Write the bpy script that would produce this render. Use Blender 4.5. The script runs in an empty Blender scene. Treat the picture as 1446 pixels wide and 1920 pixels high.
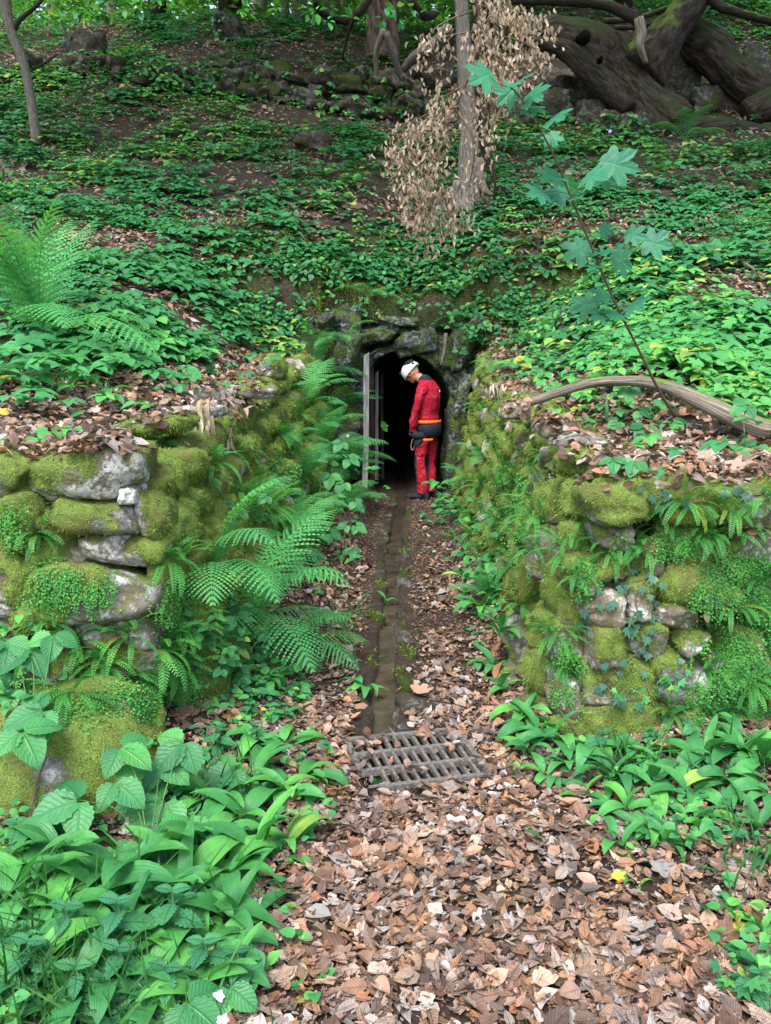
import bpy, math, random
import numpy as np
from mathutils import Vector, Matrix, Euler
from mathutils.bvhtree import BVHTree
random.seed(7)
RS = np.random.RandomState(11)
D2R = math.pi / 180
scene = bpy.context.scene

# ------------------------------------------------------------------ camera, world, light
PITCH = 10 * D2R
FPX = 1507.0
CAM = np.array([0, 0, 1.6])
cam_d = bpy.data.cameras.new('camera')
cam = bpy.data.objects.new('camera', cam_d)
scene.collection.objects.link(cam)
cam.location = CAM
cam.rotation_euler = (math.pi / 2 - PITCH, 0, 0)
cam_d.sensor_fit = 'VERTICAL'
cam_d.angle = 2 * math.atan(960 / FPX)
cam_d.clip_start = 0.05
cam_d.clip_end = 1000
scene.camera = cam

world = bpy.data.worlds.new('World')
scene.world = world
world.use_nodes = True
wn = world.node_tree
wn.nodes.clear()
wo = wn.nodes.new('ShaderNodeOutputWorld')
wb = wn.nodes.new('ShaderNodeBackground')
sky = wn.nodes.new('ShaderNodeTexSky')
sky.sky_type = 'NISHITA'
sky.sun_disc = False
SUN_EL, SUN_AZ = 58 * D2R, 200 * D2R
sky.sun_elevation = SUN_EL
sky.sun_rotation = SUN_AZ
sky.dust_density = 3.0
sky.ozone_density = 1.5
hs = wn.nodes.new('ShaderNodeHueSaturation')
hs.inputs['Saturation'].default_value = 0.7
wn.links.new(sky.outputs[0], hs.inputs['Color'])
wn.links.new(hs.outputs[0], wb.inputs[0])
wb.inputs[1].default_value = 0.15
wn.links.new(wb.outputs[0], wo.inputs[0])

sun_d = bpy.data.lights.new('sun', 'SUN')
sun_d.energy = 1.5
sun_d.angle = 25 * D2R
sun_d.color = (1.0, 0.985, 0.95)
sun = bpy.data.objects.new('sun', sun_d)
scene.collection.objects.link(sun)
# sun behind and above the camera, from the south-west of the slope
sdir = Vector((math.sin(SUN_AZ) * math.cos(SUN_EL), math.cos(SUN_AZ) * math.cos(SUN_EL), math.sin(SUN_EL)))
sun.rotation_euler = (-sdir).to_track_quat('-Z', 'Y').to_euler()
scene.view_settings.view_transform = 'Standard'
scene.view_settings.look = 'None'
scene.view_settings.gamma = 1
scene.view_settings.use_curve_mapping = False
scene.view_settings.exposure = 1.6
scene.cycles.max_bounces = 6
scene.cycles.diffuse_bounces = 3
scene.cycles.glossy_bounces = 2
scene.cycles.transmission_bounces = 3
scene.cycles.transparent_max_bounces = 4
scene.cycles.use_denoising = True

COL = scene.collection

# ------------------------------------------------------------------ numpy helpers
_perm = np.random.RandomState(3).rand(65536)


def _h(i, j, k):
    return _perm[(i * 73856093 ^ j * 19349663 ^ k * 83492791) & 65535]


def vnoise(p):
    p = np.asarray(p, float)
    i = np.floor(p).astype(np.int64)
    f = p - i
    f = f * f * (3 - 2 * f)
    x, y, z = i[..., 0], i[..., 1], i[..., 2]
    fx, fy, fz = f[..., 0], f[..., 1], f[..., 2]
    r = 0
    for a in (0, 1):
        for b in (0, 1):
            for c in (0, 1):
                w = (fx if a else 1 - fx) * (fy if b else 1 - fy) * (fz if c else 1 - fz)
                r = r + w * _h(x + a, y + b, z + c)
    return r * 2 - 1


def fbm(p, octv=4, gain=0.5):
    p = np.asarray(p, float)
    a, r = 1.0, 0
    for o in range(octv):
        r = r + a * vnoise(p + o * 17.3)
        p = p * 2.03
        a *= gain
    return r


def sstep(a, b, x):
    t = np.clip((x - a) / (b - a), 0, 1)
    return t * t * (3 - 2 * t)


def nrm(v):
    v = np.asarray(v, float)
    return v / np.maximum(np.linalg.norm(v, axis=-1, keepdims=True), 1e-9)


FW = np.array([0, math.cos(PITCH), -math.sin(PITCH)])
UP = np.array([0, math.sin(PITCH), math.cos(PITCH)])


def ray(px, py):
    return FW + np.array([1, 0, 0]) * (px - 723) / FPX + UP * (960 - py) / FPX


def P(px, py, d):
    r = ray(px, py)
    return CAM + r * (d / r[1])


def proj(X):
    v = np.asarray(X) - CAM
    z = v @ FW
    z = np.where(z < 0.05, 0.05, z)
    return 723 + v[..., 0] / z * FPX, 960 - (v @ UP) / z * FPX


# ------------------------------------------------------------------ object helpers
def mesh(name, V, Fs, uv=None, attrs=None, smooth=True, matidx=None):
    """V (n,3); Fs one array or a list of arrays of faces; uv per vertex."""
    if isinstance(Fs, np.ndarray):
        Fs = [Fs]
    Fs = [np.asarray(f, np.int32) for f in Fs if len(f)]
    V = np.asarray(V, np.float32)
    me = bpy.data.meshes.new(name)
    nl = sum(f.size for f in Fs)
    npoly = sum(len(f) for f in Fs)
    me.vertices.add(len(V))
    me.vertices.foreach_set('co', V.ravel())
    me.loops.add(nl)
    lv = np.concatenate([f.ravel() for f in Fs])
    me.loops.foreach_set('vertex_index', lv)
    me.polygons.add(npoly)
    tot = np.concatenate([np.full(len(f), f.shape[1], np.int32) for f in Fs])
    st = np.concatenate([[0], np.cumsum(tot)[:-1]]).astype(np.int32)
    me.polygons.foreach_set('loop_start', st)
    try:
        me.polygons.foreach_set('loop_total', tot)
    except Exception:
        pass
    me.polygons.foreach_set('use_smooth', np.full(npoly, smooth))
    if matidx is not None:
        me.polygons.foreach_set('material_index', np.asarray(matidx, np.int32))
    if uv is not None:
        l = me.uv_layers.new(name='UVMap')
        l.data.foreach_set('uv', np.asarray(uv, np.float32)[lv].ravel())
    for k, a in (attrs or {}).items():
        at = me.attributes.new(k, 'FLOAT', 'POINT')
        at.data.foreach_set('value', np.asarray(a, np.float32))
    me.update(calc_edges=True)
    return me


def obj(name, me, mat=None, parent=None, loc=None, M=None, kind=None):
    if mat is not None and len(me.materials) == 0:
        for m in (mat if isinstance(mat, (list, tuple)) else [mat]):
            me.materials.append(m)
    o = bpy.data.objects.new(name, me)
    COL.objects.link(o)
    if parent is not None:
        o.parent = parent
    if M is not None:
        o.matrix_basis = M
    if loc is not None:
        o.location = Vector(loc)
    if kind:
        o['kind'] = kind
    return o


def tag(o, label, cat, group=None):
    o['label'] = label
    o['category'] = cat
    if group:
        o['group'] = group
    return o


def thing(name, loc, label, cat, group=None):
    o = bpy.data.objects.new(name, None)
    COL.objects.link(o)
    o.location = Vector(loc)
    o.empty_display_size = 0.1
    o['kind'] = 'thing'
    return tag(o, label, cat, group)


ORD = ['zeroth', 'first', 'second', 'third', 'fourth', 'fifth', 'sixth', 'seventh', 'eighth', 'ninth', 'tenth', 'eleventh',
       'twelfth', 'thirteenth', 'fourteenth', 'fifteenth', 'sixteenth', 'seventeenth', 'eighteenth', 'nineteenth', 'twentieth',
       'twenty-first', 'twenty-second', 'twenty-third', 'twenty-fourth', 'twenty-fifth', 'twenty-sixth', 'twenty-seventh',
       'twenty-eighth', 'twenty-ninth', 'thirtieth']


def ordered(items, key=lambda t: t[0]):
    """items sorted by their place from the left, with an ordinal word."""
    s = sorted(items, key=key)
    n = len(s)
    for i, it in enumerate(s):
        yield (('leftmost' if i == 0 else 'rightmost' if i == n - 1 else ORD[i + 1] + ' from the left' if i < n / 2 else ORD[n - i] + ' from the right'), it)


class Acc:
    """collects pieces into one mesh"""

    def __init__(s):
        s.V, s.T, s.Q, s.uv, s.a, s.n = [], [], [], [], {}, 0

    def add(s, V, T=None, Q=None, uv=None, **at):
        V = np.asarray(V, float)
        s.V.append(V)
        if T is not None and len(T):
            s.T.append(np.asarray(T, np.int64) + s.n)
        if Q is not None and len(Q):
            s.Q.append(np.asarray(Q, np.int64) + s.n)
        s.uv.append(np.zeros((len(V), 2)) if uv is None else np.asarray(uv, float))
        at.setdefault('tint', 0.5)
        for k, v in at.items():
            s.a.setdefault(k, []).append(np.broadcast_to(np.asarray(v, float), (len(V),)))
        s.n += len(V)

    def mesh(s, name, smooth=True):
        V = np.concatenate(s.V)
        Fs = []
        if s.T:
            Fs.append(np.concatenate(s.T))
        if s.Q:
            Fs.append(np.concatenate(s.Q))
        return mesh(name, V, Fs, np.concatenate(s.uv), {k: np.concatenate(v) for k, v in s.a.items()}, smooth)


def frames(d, n):
    """(N,3,3) matrices whose columns are across, along d, normal near n"""
    y = nrm(d)
    x = nrm(np.cross(y, n))
    z = np.cross(x, y)
    return np.stack([x, y, z], axis=-1)


def scatter(acc, tpl, R, pos, scale, tint, **more):
    V, T, Q, uv = tpl
    N = len(pos)
    if N == 0:
        return
    sc = np.asarray(scale, float)
    if sc.ndim == 1:
        sc = np.repeat(sc[:, None], 3, 1)
    W = np.einsum('nij,nkj->nki', R, V[None] * sc[:, None, :]) + np.asarray(pos)[:, None, :]
    n = len(V)
    off = (np.arange(N) * n)[:, None, None]
    acc.add(W.reshape(-1, 3), (T[None] + off).reshape(-1, 3) if T is not None and len(T) else None,
            (Q[None] + off).reshape(-1, 4) if Q is not None and len(Q) else None,
            np.tile(uv, (N, 1)), tint=np.repeat(tint, n), **{k: np.repeat(v, n) for k, v in more.items()})


def grid_quads(nu, nv, wrap=False):
    """vertices laid out [i*nv + j]; wrap closes j"""
    i = np.arange(nu - 1)[:, None]
    j = np.arange(nv if wrap else nv - 1)[None]
    j2 = (j + 1) % nv
    return np.stack([i * nv + j, i * nv + j2, (i + 1) * nv + j2, (i + 1) * nv + j], -1).reshape(-1, 4)


def tube(acc, pts, rad, seg=10, bark=0.0, freq=6.0, seed=0.0, sub=1, ell=1.0, caps=True, tint=0.5, ridge=0.0):
    pts = np.asarray(pts, float)
    rad = np.asarray(rad, float)
    if sub > 1:   # Catmull-Rom
        Pn = np.vstack([2 * pts[0] - pts[1], pts, 2 * pts[-1] - pts[-2]])
        out, ro = [], []
        for i in range(len(pts) - 1):
            p0, p1, p2, p3 = Pn[i:i + 4]
            for t in np.arange(sub) / sub:
                out.append(0.5 * (2 * p1 + (p2 - p0) * t + (2 * p0 - 5 * p1 + 4 * p2 - p3) * t * t + (3 * p1 - p0 - 3 * p2 + p3) * t ** 3))
                ro.append(rad[i] * (1 - t) + rad[i + 1] * t)
        out.append(pts[-1]); ro.append(rad[-1])
        pts, rad = np.array(out), np.array(ro)
    T = nrm(np.gradient(pts, axis=0))
    ref = np.array([0.13, 0.97, 0.2]) if abs(T[0][1]) < 0.8 else np.array([1.0, 0.1, 0.1])
    X = nrm(np.cross(T, ref))
    Y = np.cross(T, X)
    a = np.linspace(0, 2 * math.pi, seg, endpoint=False)
    ring = np.cos(a)[None, :, None] * X[:, None] * ell + np.sin(a)[None, :, None] * Y[:, None]
    R = np.repeat(rad[:, None], seg, 1)
    V0 = pts[:, None] + ring * R[..., None]
    L = np.concatenate([[0], np.cumsum(np.linalg.norm(np.diff(pts, axis=0), axis=1))])
    if bark or ridge:
        nn = fbm(V0 * freq + seed, 3)
        rr = np.abs(np.sin(a * 4 + seed)[None] + 0.7 * vnoise(np.stack([np.cos(a)[None] * 3 + 0 * L[:, None], np.sin(a)[None] * 3 + 0 * L[:, None], L[:, None] * 1.3 + 0 * a[None] + seed], -1)) * 2)
        R = R * (1 + bark * nn - ridge * (1 - np.clip(rr, 0, 1)))
        V0 = pts[:, None] + ring * R[..., None]
    n = len(pts)
    V = V0.reshape(-1, 3)
    Q = grid_quads(n, seg, True)
    uv = np.stack([np.repeat(a[None] / (2 * math.pi), n, 0), np.repeat(L[:, None], seg, 1)], -1).reshape(-1, 2)
    Tn = []
    if caps:
        V = np.vstack([V, pts[0], pts[-1]])
        uv = np.vstack([uv, [0, 0], [0, L[-1]]])
        j = np.arange(seg)
        Tn = np.vstack([np.stack([np.full(seg, n * seg), (j + 1) % seg, j], -1),
                        np.stack([np.full(seg, n * seg + 1), (n - 1) * seg + j, (n - 1) * seg + (j + 1) % seg], -1)])
    acc.add(V, Tn, Q, uv, tint=tint)


def box(acc, lo, hi, M=None, tint=0.5):
    lo, hi = np.array(lo, float), np.array(hi, float)
    V = np.array([[x, y, z] for x in (0, 1) for y in (0, 1) for z in (0, 1)], float) * (hi - lo) + lo
    if M is not None:
        V = V @ np.array(M.to_3x3()).T + np.array(M.translation)
    Q = [[0, 1, 3, 2], [4, 6, 7, 5], [0, 4, 5, 1], [2, 3, 7, 6], [0, 2, 6, 4], [1, 5, 7, 3]]
    acc.add(V, None, Q, V[:, [0, 2]], tint=tint)


# ------------------------------------------------------------------ materials
def newmat(name):
    m = bpy.data.materials.new(name)
    m.use_nodes = True
    nt = m.node_tree
    nt.nodes.clear()
    out = nt.nodes.new('ShaderNodeOutputMaterial')
    return m, nt, out


def N(nt, t, **kw):
    n = nt.nodes.new(t)
    for k, v in kw.items():
        if k.startswith('i_'):
            n.inputs[k[2:]].default_value = v
        elif k.startswith('n_'):
            n.inputs[int(k[2:])].default_value = v
        else:
            setattr(n, k, v)
    return n


def ramp(nt, fac, stops, interp='LINEAR'):
    r = nt.nodes.new('ShaderNodeValToRGB')
    r.color_ramp.interpolation = interp
    e = r.color_ramp.elements
    while len(e) < len(stops):
        e.new(0.5)
    for k, (p, c) in enumerate(stops):
        e[k].position = p
        e[k].color = (c[0], c[1], c[2], 1)
    nt.links.new(fac, r.inputs[0])
    return r.outputs[0]


def mathn(nt, op, a, b=None, c=None, clamp=False):
    n = nt.nodes.new('ShaderNodeMath')
    n.operation = op
    n.use_clamp = clamp
    for i, v in enumerate((a, b, c)):
        if v is None:
            continue
        if isinstance(v, (int, float)):
            n.inputs[i].default_value = v
        else:
            nt.links.new(v, n.inputs[i])
    return n.outputs[0]


def mixc(nt, fac, a, b, mode='MIX'):
    n = nt.nodes.new('ShaderNodeMix')
    n.data_type = 'RGBA'
    n.blend_type = mode
    for s, v in ((n.inputs[0], fac), (n.inputs[6], a), (n.inputs[7], b)):
        if isinstance(v, (int, float)):
            s.default_value = v
        elif isinstance(v, tuple):
            s.default_value = (*v, 1) if len(v) == 3 else v
        else:
            nt.links.new(v, s)
    return n.outputs[2]


def noise(nt, vec, scale, detail=4, rough=0.55, dist=0.0):
    n = N(nt, 'ShaderNodeTexNoise')
    n.inputs['Scale'].default_value = scale
    n.inputs['Detail'].default_value = detail
    n.inputs['Roughness'].default_value = rough
    n.inputs['Distortion'].default_value = dist
    if vec is not None:
        nt.links.new(vec, n.inputs['Vector'])
    return n.outputs['Fac']


def bump(nt, h, strength, dist):
    b = N(nt, 'ShaderNodeBump')
    b.inputs['Strength'].default_value = strength
    b.inputs['Distance'].default_value = dist
    nt.links.new(h, b.inputs['Height'])
    return b.outputs[0]


def principled(nt, out, col, rough=0.8, normal=None, spec=0.3):
    p = N(nt, 'ShaderNodeBsdfPrincipled')
    if isinstance(col, tuple):
        p.inputs['Base Color'].default_value = (*col, 1)
    else:
        nt.links.new(col, p.inputs['Base Color'])
    if isinstance(rough, (int, float)):
        p.inputs['Roughness'].default_value = rough
    else:
        nt.links.new(rough, p.inputs['Roughness'])
    p.inputs['Specular IOR Level'].default_value = spec
    if normal is not None:
        nt.links.new(normal, p.inputs['Normal'])
    nt.links.new(p.outputs[0], out.inputs[0])
    return p


def leaf_mat(name, stops, vein=(0.12, 0.25, 0.06), veins=9, veinf=0.5, trans=0.3, rough=0.5, spec=0.35, bmp=0.4, blot=0.25, stripes=0, gain=1.0):
    m, nt, out = newmat(name)
    at = N(nt, 'ShaderNodeAttribute', attribute_name='tint')
    oi = N(nt, 'ShaderNodeObjectInfo')
    fac = mathn(nt, 'FRACT', mathn(nt, 'ADD', at.outputs['Fac'], mathn(nt, 'MULTIPLY', oi.outputs['Random'], 0.97)))
    col = ramp(nt, fac, [(p_, tuple(min(.9, v_ * gain) for v_ in c_)) for p_, c_ in stops])
    tc = N(nt, 'ShaderNodeTexCoord')
    sep = N(nt, 'ShaderNodeSeparateXYZ')
    nt.links.new(tc.outputs['UV'], sep.inputs[0])
    u, v = sep.outputs[0], sep.outputs[1]          # u across -1..1 , v along 0..1
    au = mathn(nt, 'ABSOLUTE', u)
    mid = mathn(nt, 'SUBTRACT', 1.0, mathn(nt, 'MULTIPLY', au, 9.0), clamp=True)
    w = mathn(nt, 'SUBTRACT', mathn(nt, 'MULTIPLY', v, veins * 6.283), mathn(nt, 'MULTIPLY', au, veins * 1.9))
    s = mathn(nt, 'POWER', mathn(nt, 'ABSOLUTE', mathn(nt, 'COSINE', mathn(nt, 'MULTIPLY', w, 0.5))), 14.0)
    if stripes:
        s = mathn(nt, 'ABSOLUTE', mathn(nt, 'SINE', mathn(nt, 'MULTIPLY', u, stripes)))
    vm = mathn(nt, 'MAXIMUM', mid, mathn(nt, 'MULTIPLY', s, 0.45))
    geo = N(nt, 'ShaderNodeNewGeometry')
    nz = noise(nt, geo.outputs['Position'], 45, 3)
    col = mixc(nt, mathn(nt, 'MULTIPLY', vm, veinf), col, vein)
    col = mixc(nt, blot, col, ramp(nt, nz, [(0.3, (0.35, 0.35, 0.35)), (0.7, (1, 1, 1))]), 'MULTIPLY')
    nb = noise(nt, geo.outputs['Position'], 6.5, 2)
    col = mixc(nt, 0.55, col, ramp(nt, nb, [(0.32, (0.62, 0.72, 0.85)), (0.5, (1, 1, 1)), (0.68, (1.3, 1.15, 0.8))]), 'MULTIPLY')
    nrmo = bump(nt, mathn(nt, 'ADD', mathn(nt, 'MULTIPLY', vm, -1.0), mathn(nt, 'MULTIPLY', nz, 0.3)), bmp, 0.003)
    p = principled(nt, out, col, rough, nrmo, spec)
    t = N(nt, 'ShaderNodeBsdfTranslucent')
    nt.links.new(mixc(nt, 1.0, col, (1.25, 1.3, 0.55), 'MULTIPLY'), t.inputs[0])
    mx = N(nt, 'ShaderNodeMixShader')
    mx.inputs[0].default_value = trans
    nt.links.new(p.outputs[0], mx.inputs[1])
    nt.links.new(t.outputs[0], mx.inputs[2])
    nt.links.new(mx.outputs[0], out.inputs[0])
    return m


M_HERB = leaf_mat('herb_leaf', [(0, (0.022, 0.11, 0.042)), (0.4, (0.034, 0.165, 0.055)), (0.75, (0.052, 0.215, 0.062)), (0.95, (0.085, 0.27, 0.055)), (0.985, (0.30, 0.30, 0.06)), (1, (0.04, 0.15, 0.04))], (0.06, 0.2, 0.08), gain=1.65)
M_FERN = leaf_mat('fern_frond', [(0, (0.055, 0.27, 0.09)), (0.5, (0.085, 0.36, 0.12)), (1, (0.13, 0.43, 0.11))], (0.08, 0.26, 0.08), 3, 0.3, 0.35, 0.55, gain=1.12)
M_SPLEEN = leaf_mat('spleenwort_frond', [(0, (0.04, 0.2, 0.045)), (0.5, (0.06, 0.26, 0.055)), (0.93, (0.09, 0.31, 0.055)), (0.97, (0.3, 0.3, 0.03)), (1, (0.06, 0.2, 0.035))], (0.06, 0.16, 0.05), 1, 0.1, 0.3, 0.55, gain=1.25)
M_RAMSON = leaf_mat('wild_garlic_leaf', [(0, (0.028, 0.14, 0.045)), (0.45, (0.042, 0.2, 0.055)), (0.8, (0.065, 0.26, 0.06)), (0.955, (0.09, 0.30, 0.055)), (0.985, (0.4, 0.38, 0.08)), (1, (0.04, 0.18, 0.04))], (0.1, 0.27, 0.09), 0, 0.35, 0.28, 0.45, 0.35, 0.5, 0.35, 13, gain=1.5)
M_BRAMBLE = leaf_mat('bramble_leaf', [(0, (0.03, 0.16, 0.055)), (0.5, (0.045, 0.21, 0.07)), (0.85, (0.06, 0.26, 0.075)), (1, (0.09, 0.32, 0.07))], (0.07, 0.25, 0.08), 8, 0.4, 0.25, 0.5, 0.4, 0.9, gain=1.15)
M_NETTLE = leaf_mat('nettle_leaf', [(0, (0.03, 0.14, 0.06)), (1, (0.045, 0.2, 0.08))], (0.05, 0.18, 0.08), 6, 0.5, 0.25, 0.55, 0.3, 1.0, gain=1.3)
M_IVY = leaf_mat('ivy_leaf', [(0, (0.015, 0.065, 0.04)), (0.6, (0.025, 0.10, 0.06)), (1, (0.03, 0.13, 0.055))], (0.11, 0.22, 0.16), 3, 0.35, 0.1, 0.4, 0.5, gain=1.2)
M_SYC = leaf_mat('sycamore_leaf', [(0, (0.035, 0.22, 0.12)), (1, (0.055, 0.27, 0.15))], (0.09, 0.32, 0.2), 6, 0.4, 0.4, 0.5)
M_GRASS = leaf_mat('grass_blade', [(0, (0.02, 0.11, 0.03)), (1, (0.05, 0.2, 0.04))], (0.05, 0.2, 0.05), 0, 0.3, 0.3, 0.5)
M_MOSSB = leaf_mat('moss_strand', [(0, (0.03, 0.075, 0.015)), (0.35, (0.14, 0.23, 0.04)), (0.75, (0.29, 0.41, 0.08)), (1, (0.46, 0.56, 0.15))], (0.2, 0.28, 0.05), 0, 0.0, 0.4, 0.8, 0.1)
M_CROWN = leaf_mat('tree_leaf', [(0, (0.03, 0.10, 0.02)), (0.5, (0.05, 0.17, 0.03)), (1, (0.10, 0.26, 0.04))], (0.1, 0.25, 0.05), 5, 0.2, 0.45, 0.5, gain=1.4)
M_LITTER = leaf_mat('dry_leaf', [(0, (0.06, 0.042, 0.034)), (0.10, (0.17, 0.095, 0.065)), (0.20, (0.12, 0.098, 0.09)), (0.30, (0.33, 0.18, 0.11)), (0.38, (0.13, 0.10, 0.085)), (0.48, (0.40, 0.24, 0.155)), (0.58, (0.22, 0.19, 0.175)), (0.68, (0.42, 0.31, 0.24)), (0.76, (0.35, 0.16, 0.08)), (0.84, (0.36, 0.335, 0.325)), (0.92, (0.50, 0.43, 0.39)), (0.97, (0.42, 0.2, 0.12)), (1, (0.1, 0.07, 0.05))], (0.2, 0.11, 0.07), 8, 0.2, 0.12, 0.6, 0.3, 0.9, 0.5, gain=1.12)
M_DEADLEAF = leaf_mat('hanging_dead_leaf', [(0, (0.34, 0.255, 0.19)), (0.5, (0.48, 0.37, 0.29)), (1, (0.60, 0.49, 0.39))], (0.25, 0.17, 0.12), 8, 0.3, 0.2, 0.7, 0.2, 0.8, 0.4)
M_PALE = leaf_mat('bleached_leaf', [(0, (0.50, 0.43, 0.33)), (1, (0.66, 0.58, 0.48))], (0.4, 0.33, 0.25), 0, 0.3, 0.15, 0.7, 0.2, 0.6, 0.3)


def solid(name, col, rough=0.7, spec=0.3, scale=30, var=0.35, bs=0.3, bd=0.004, metal=0.0):
    m, nt, out = newmat(name)
    geo = N(nt, 'ShaderNodeNewGeometry')
    n1 = noise(nt, geo.outputs['Position'], scale, 5, 0.6)
    c = mixc(nt, 1.0, col, ramp(nt, n1, [(0.3, (1 - var,) * 3), (0.7, (1 + var * 0.5,) * 3)]), 'MULTIPLY')
    p = principled(nt, out, c, rough, bump(nt, n1, bs, bd), spec)
    p.inputs['Metallic'].default_value = metal
    return m


def bark_mat(name, c0, c1, moss=0.3, sc=1.0, mosscol=(0.05, 0.08, 0.015)):
    m, nt, out = newmat(name)
    geo = N(nt, 'ShaderNodeNewGeometry')
    tc = N(nt, 'ShaderNodeTexCoord')
    mp = N(nt, 'ShaderNodeMapping')
    mp.inputs['Scale'].default_value = (14 * sc, 1.6 * sc, 1)
    nt.links.new(tc.outputs['UV'], mp.inputs[0])
    a = noise(nt, mp.outputs[0], 3.0, 6, 0.65, 0.6)
    b = noise(nt, geo.outputs['Position'], 3.0, 5, 0.6)
    g = noise(nt, geo.outputs['Position'], 60.0, 3, 0.6)
    col = ramp(nt, a, [(0.3, tuple(x * 0.4 for x in c0)), (0.45, c0), (0.7, c1)])
    sepn = N(nt, 'ShaderNodeSeparateXYZ')
    nt.links.new(geo.outputs['Normal'], sepn.inputs[0])
    mf = mathn(nt, 'ADD', mathn(nt, 'MULTIPLY', sepn.outputs[2], 0.35), b)
    mf = ramp(nt, mf, [(0.72 - moss * 0.6, (0, 0, 0)), (0.85 - moss * 0.5, (1, 1, 1))])
    col = mixc(nt, mf, col, mixc(nt, g, mosscol, tuple(x * 1.9 for x in mosscol)))
    h = mathn(nt, 'ADD', a, mathn(nt, 'MULTIPLY', g, 0.2))
    principled(nt, out, col, 0.9, bump(nt, h, 0.9, 0.02), 0.15)
    return m


M_BARK = bark_mat('grey_bark', (0.12, 0.105, 0.09), (0.32, 0.29, 0.255), 0.0, 1.6)
M_BARKD = bark_mat('dark_bark', (0.022, 0.018, 0.015), (0.07, 0.057, 0.045), 0.15)
M_LOG = bark_mat('dead_log_wood', (0.022, 0.018, 0.014), (0.085, 0.07, 0.052), 0.2, 0.9, (0.02, 0.028, 0.010))  # wood tone lowered to paint in the shade at the upper right
M_BRANCH = bark_mat('fallen_branch_bark', (0.16, 0.13, 0.10), (0.38, 0.34, 0.29), -0.02, 0.8, (0.09, 0.13, 0.03))
M_WEATHER = bark_mat('weathered_timber', (0.16, 0.155, 0.15), (0.42, 0.42, 0.43), 0.0, 0.5)
M_STEM = solid('green_stem', (0.07, 0.17, 0.045), 0.5)
M_STEMB = solid('brown_stem', (0.14, 0.09, 0.055), 0.6)


def stone_mat(name='mossy_stone', dark=1.0, mdark=1.0, lich=0.6):
    m, nt, out = newmat(name)
    geo = N(nt, 'ShaderNodeNewGeometry')
    pos = geo.outputs['Position']
    oi = N(nt, 'ShaderNodeObjectInfo')
    at = N(nt, 'ShaderNodeAttribute', attribute_name='moss')
    n1 = noise(nt, pos, 7, 6, 0.65, 0.5)
    n2 = noise(nt, pos, 45, 5, 0.65)
    n3 = noise(nt, pos, 170, 3, 0.6)
    base = ramp(nt, oi.outputs['Random'], [(0, (0.15, 0.125, 0.095)), (0.35, (0.22, 0.19, 0.15)), (0.6, (0.19, 0.185, 0.175)), (0.85, (0.27, 0.22, 0.155)), (1, (0.2, 0.16, 0.12))])
    c = mixc(nt, 1.0, base, ramp(nt, n1, [(0.25, (0.45, 0.45, 0.45)), (0.55, (1, 1, 1)), (0.8, (1.35, 1.3, 1.25))]), 'MULTIPLY')
    # pale lichen
    lf = ramp(nt, mathn(nt, 'ADD', mathn(nt, 'MULTIPLY', n1, 0.7), mathn(nt, 'MULTIPLY', n2, 0.5)), [(lich, (0, 0, 0)), (lich + .08, (1, 1, 1))])
    c = mixc(nt, mathn(nt, 'MULTIPLY', lf, 0.8), c, (0.56, 0.58, 0.56))
    # brown algae stain
    n4 = noise(nt, pos, 13, 4, 0.6)
    c = mixc(nt, mathn(nt, 'MULTIPLY', ramp(nt, n4, [(0.5, (0, 0, 0)), (0.62, (1, 1, 1))]), 0.8), c, (0.13, 0.12, 0.04))
    mo = mathn(nt, 'ADD', at.outputs['Fac'], mathn(nt, 'MULTIPLY', mathn(nt, 'SUBTRACT', n2, 0.5), 0.7))
    mf = ramp(nt, mo, [(0.42, (0, 0, 0)), (0.55, (1, 1, 1))])
    mossc = ramp(nt, mathn(nt, 'ADD', mathn(nt, 'MULTIPLY', n3, 0.6), mathn(nt, 'MULTIPLY', n4, 0.4)), [(0.3, (0.035, 0.07, 0.015)), (0.5, (0.15, 0.225, 0.045)), (0.68, (0.32, 0.42, 0.09))])
    dry = ramp(nt, noise(nt, pos, 4.3, 4, 0.6), [(0.5, (0, 0, 0)), (0.66, (1, 1, 1))])
    mossc = mixc(nt, mathn(nt, 'MULTIPLY', dry, 0.65), mossc, (0.15, 0.125, 0.045))
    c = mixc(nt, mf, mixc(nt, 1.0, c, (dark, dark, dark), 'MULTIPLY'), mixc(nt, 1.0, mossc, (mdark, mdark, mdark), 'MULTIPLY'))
    h = mathn(nt, 'ADD', mathn(nt, 'MULTIPLY', n2, 0.8), mathn(nt, 'MULTIPLY', mathn(nt, 'MULTIPLY', n3, mf), 1.2))
    h = mathn(nt, 'ADD', h, mathn(nt, 'MULTIPLY', n3, 0.35))
    principled(nt, out, c, 0.9, bump(nt, h, 1.0, 0.012), 0.2)
    return m


M_STONE = stone_mat()
M_STONEL = stone_mat('lichened_stone', 1.0, 1.0, 0.535)
M_STONED = stone_mat('wet_and_shaded_stone', 0.27, 0.30)  # wet channel stone, darkened further as painted shade for the upper-right boulders


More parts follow.
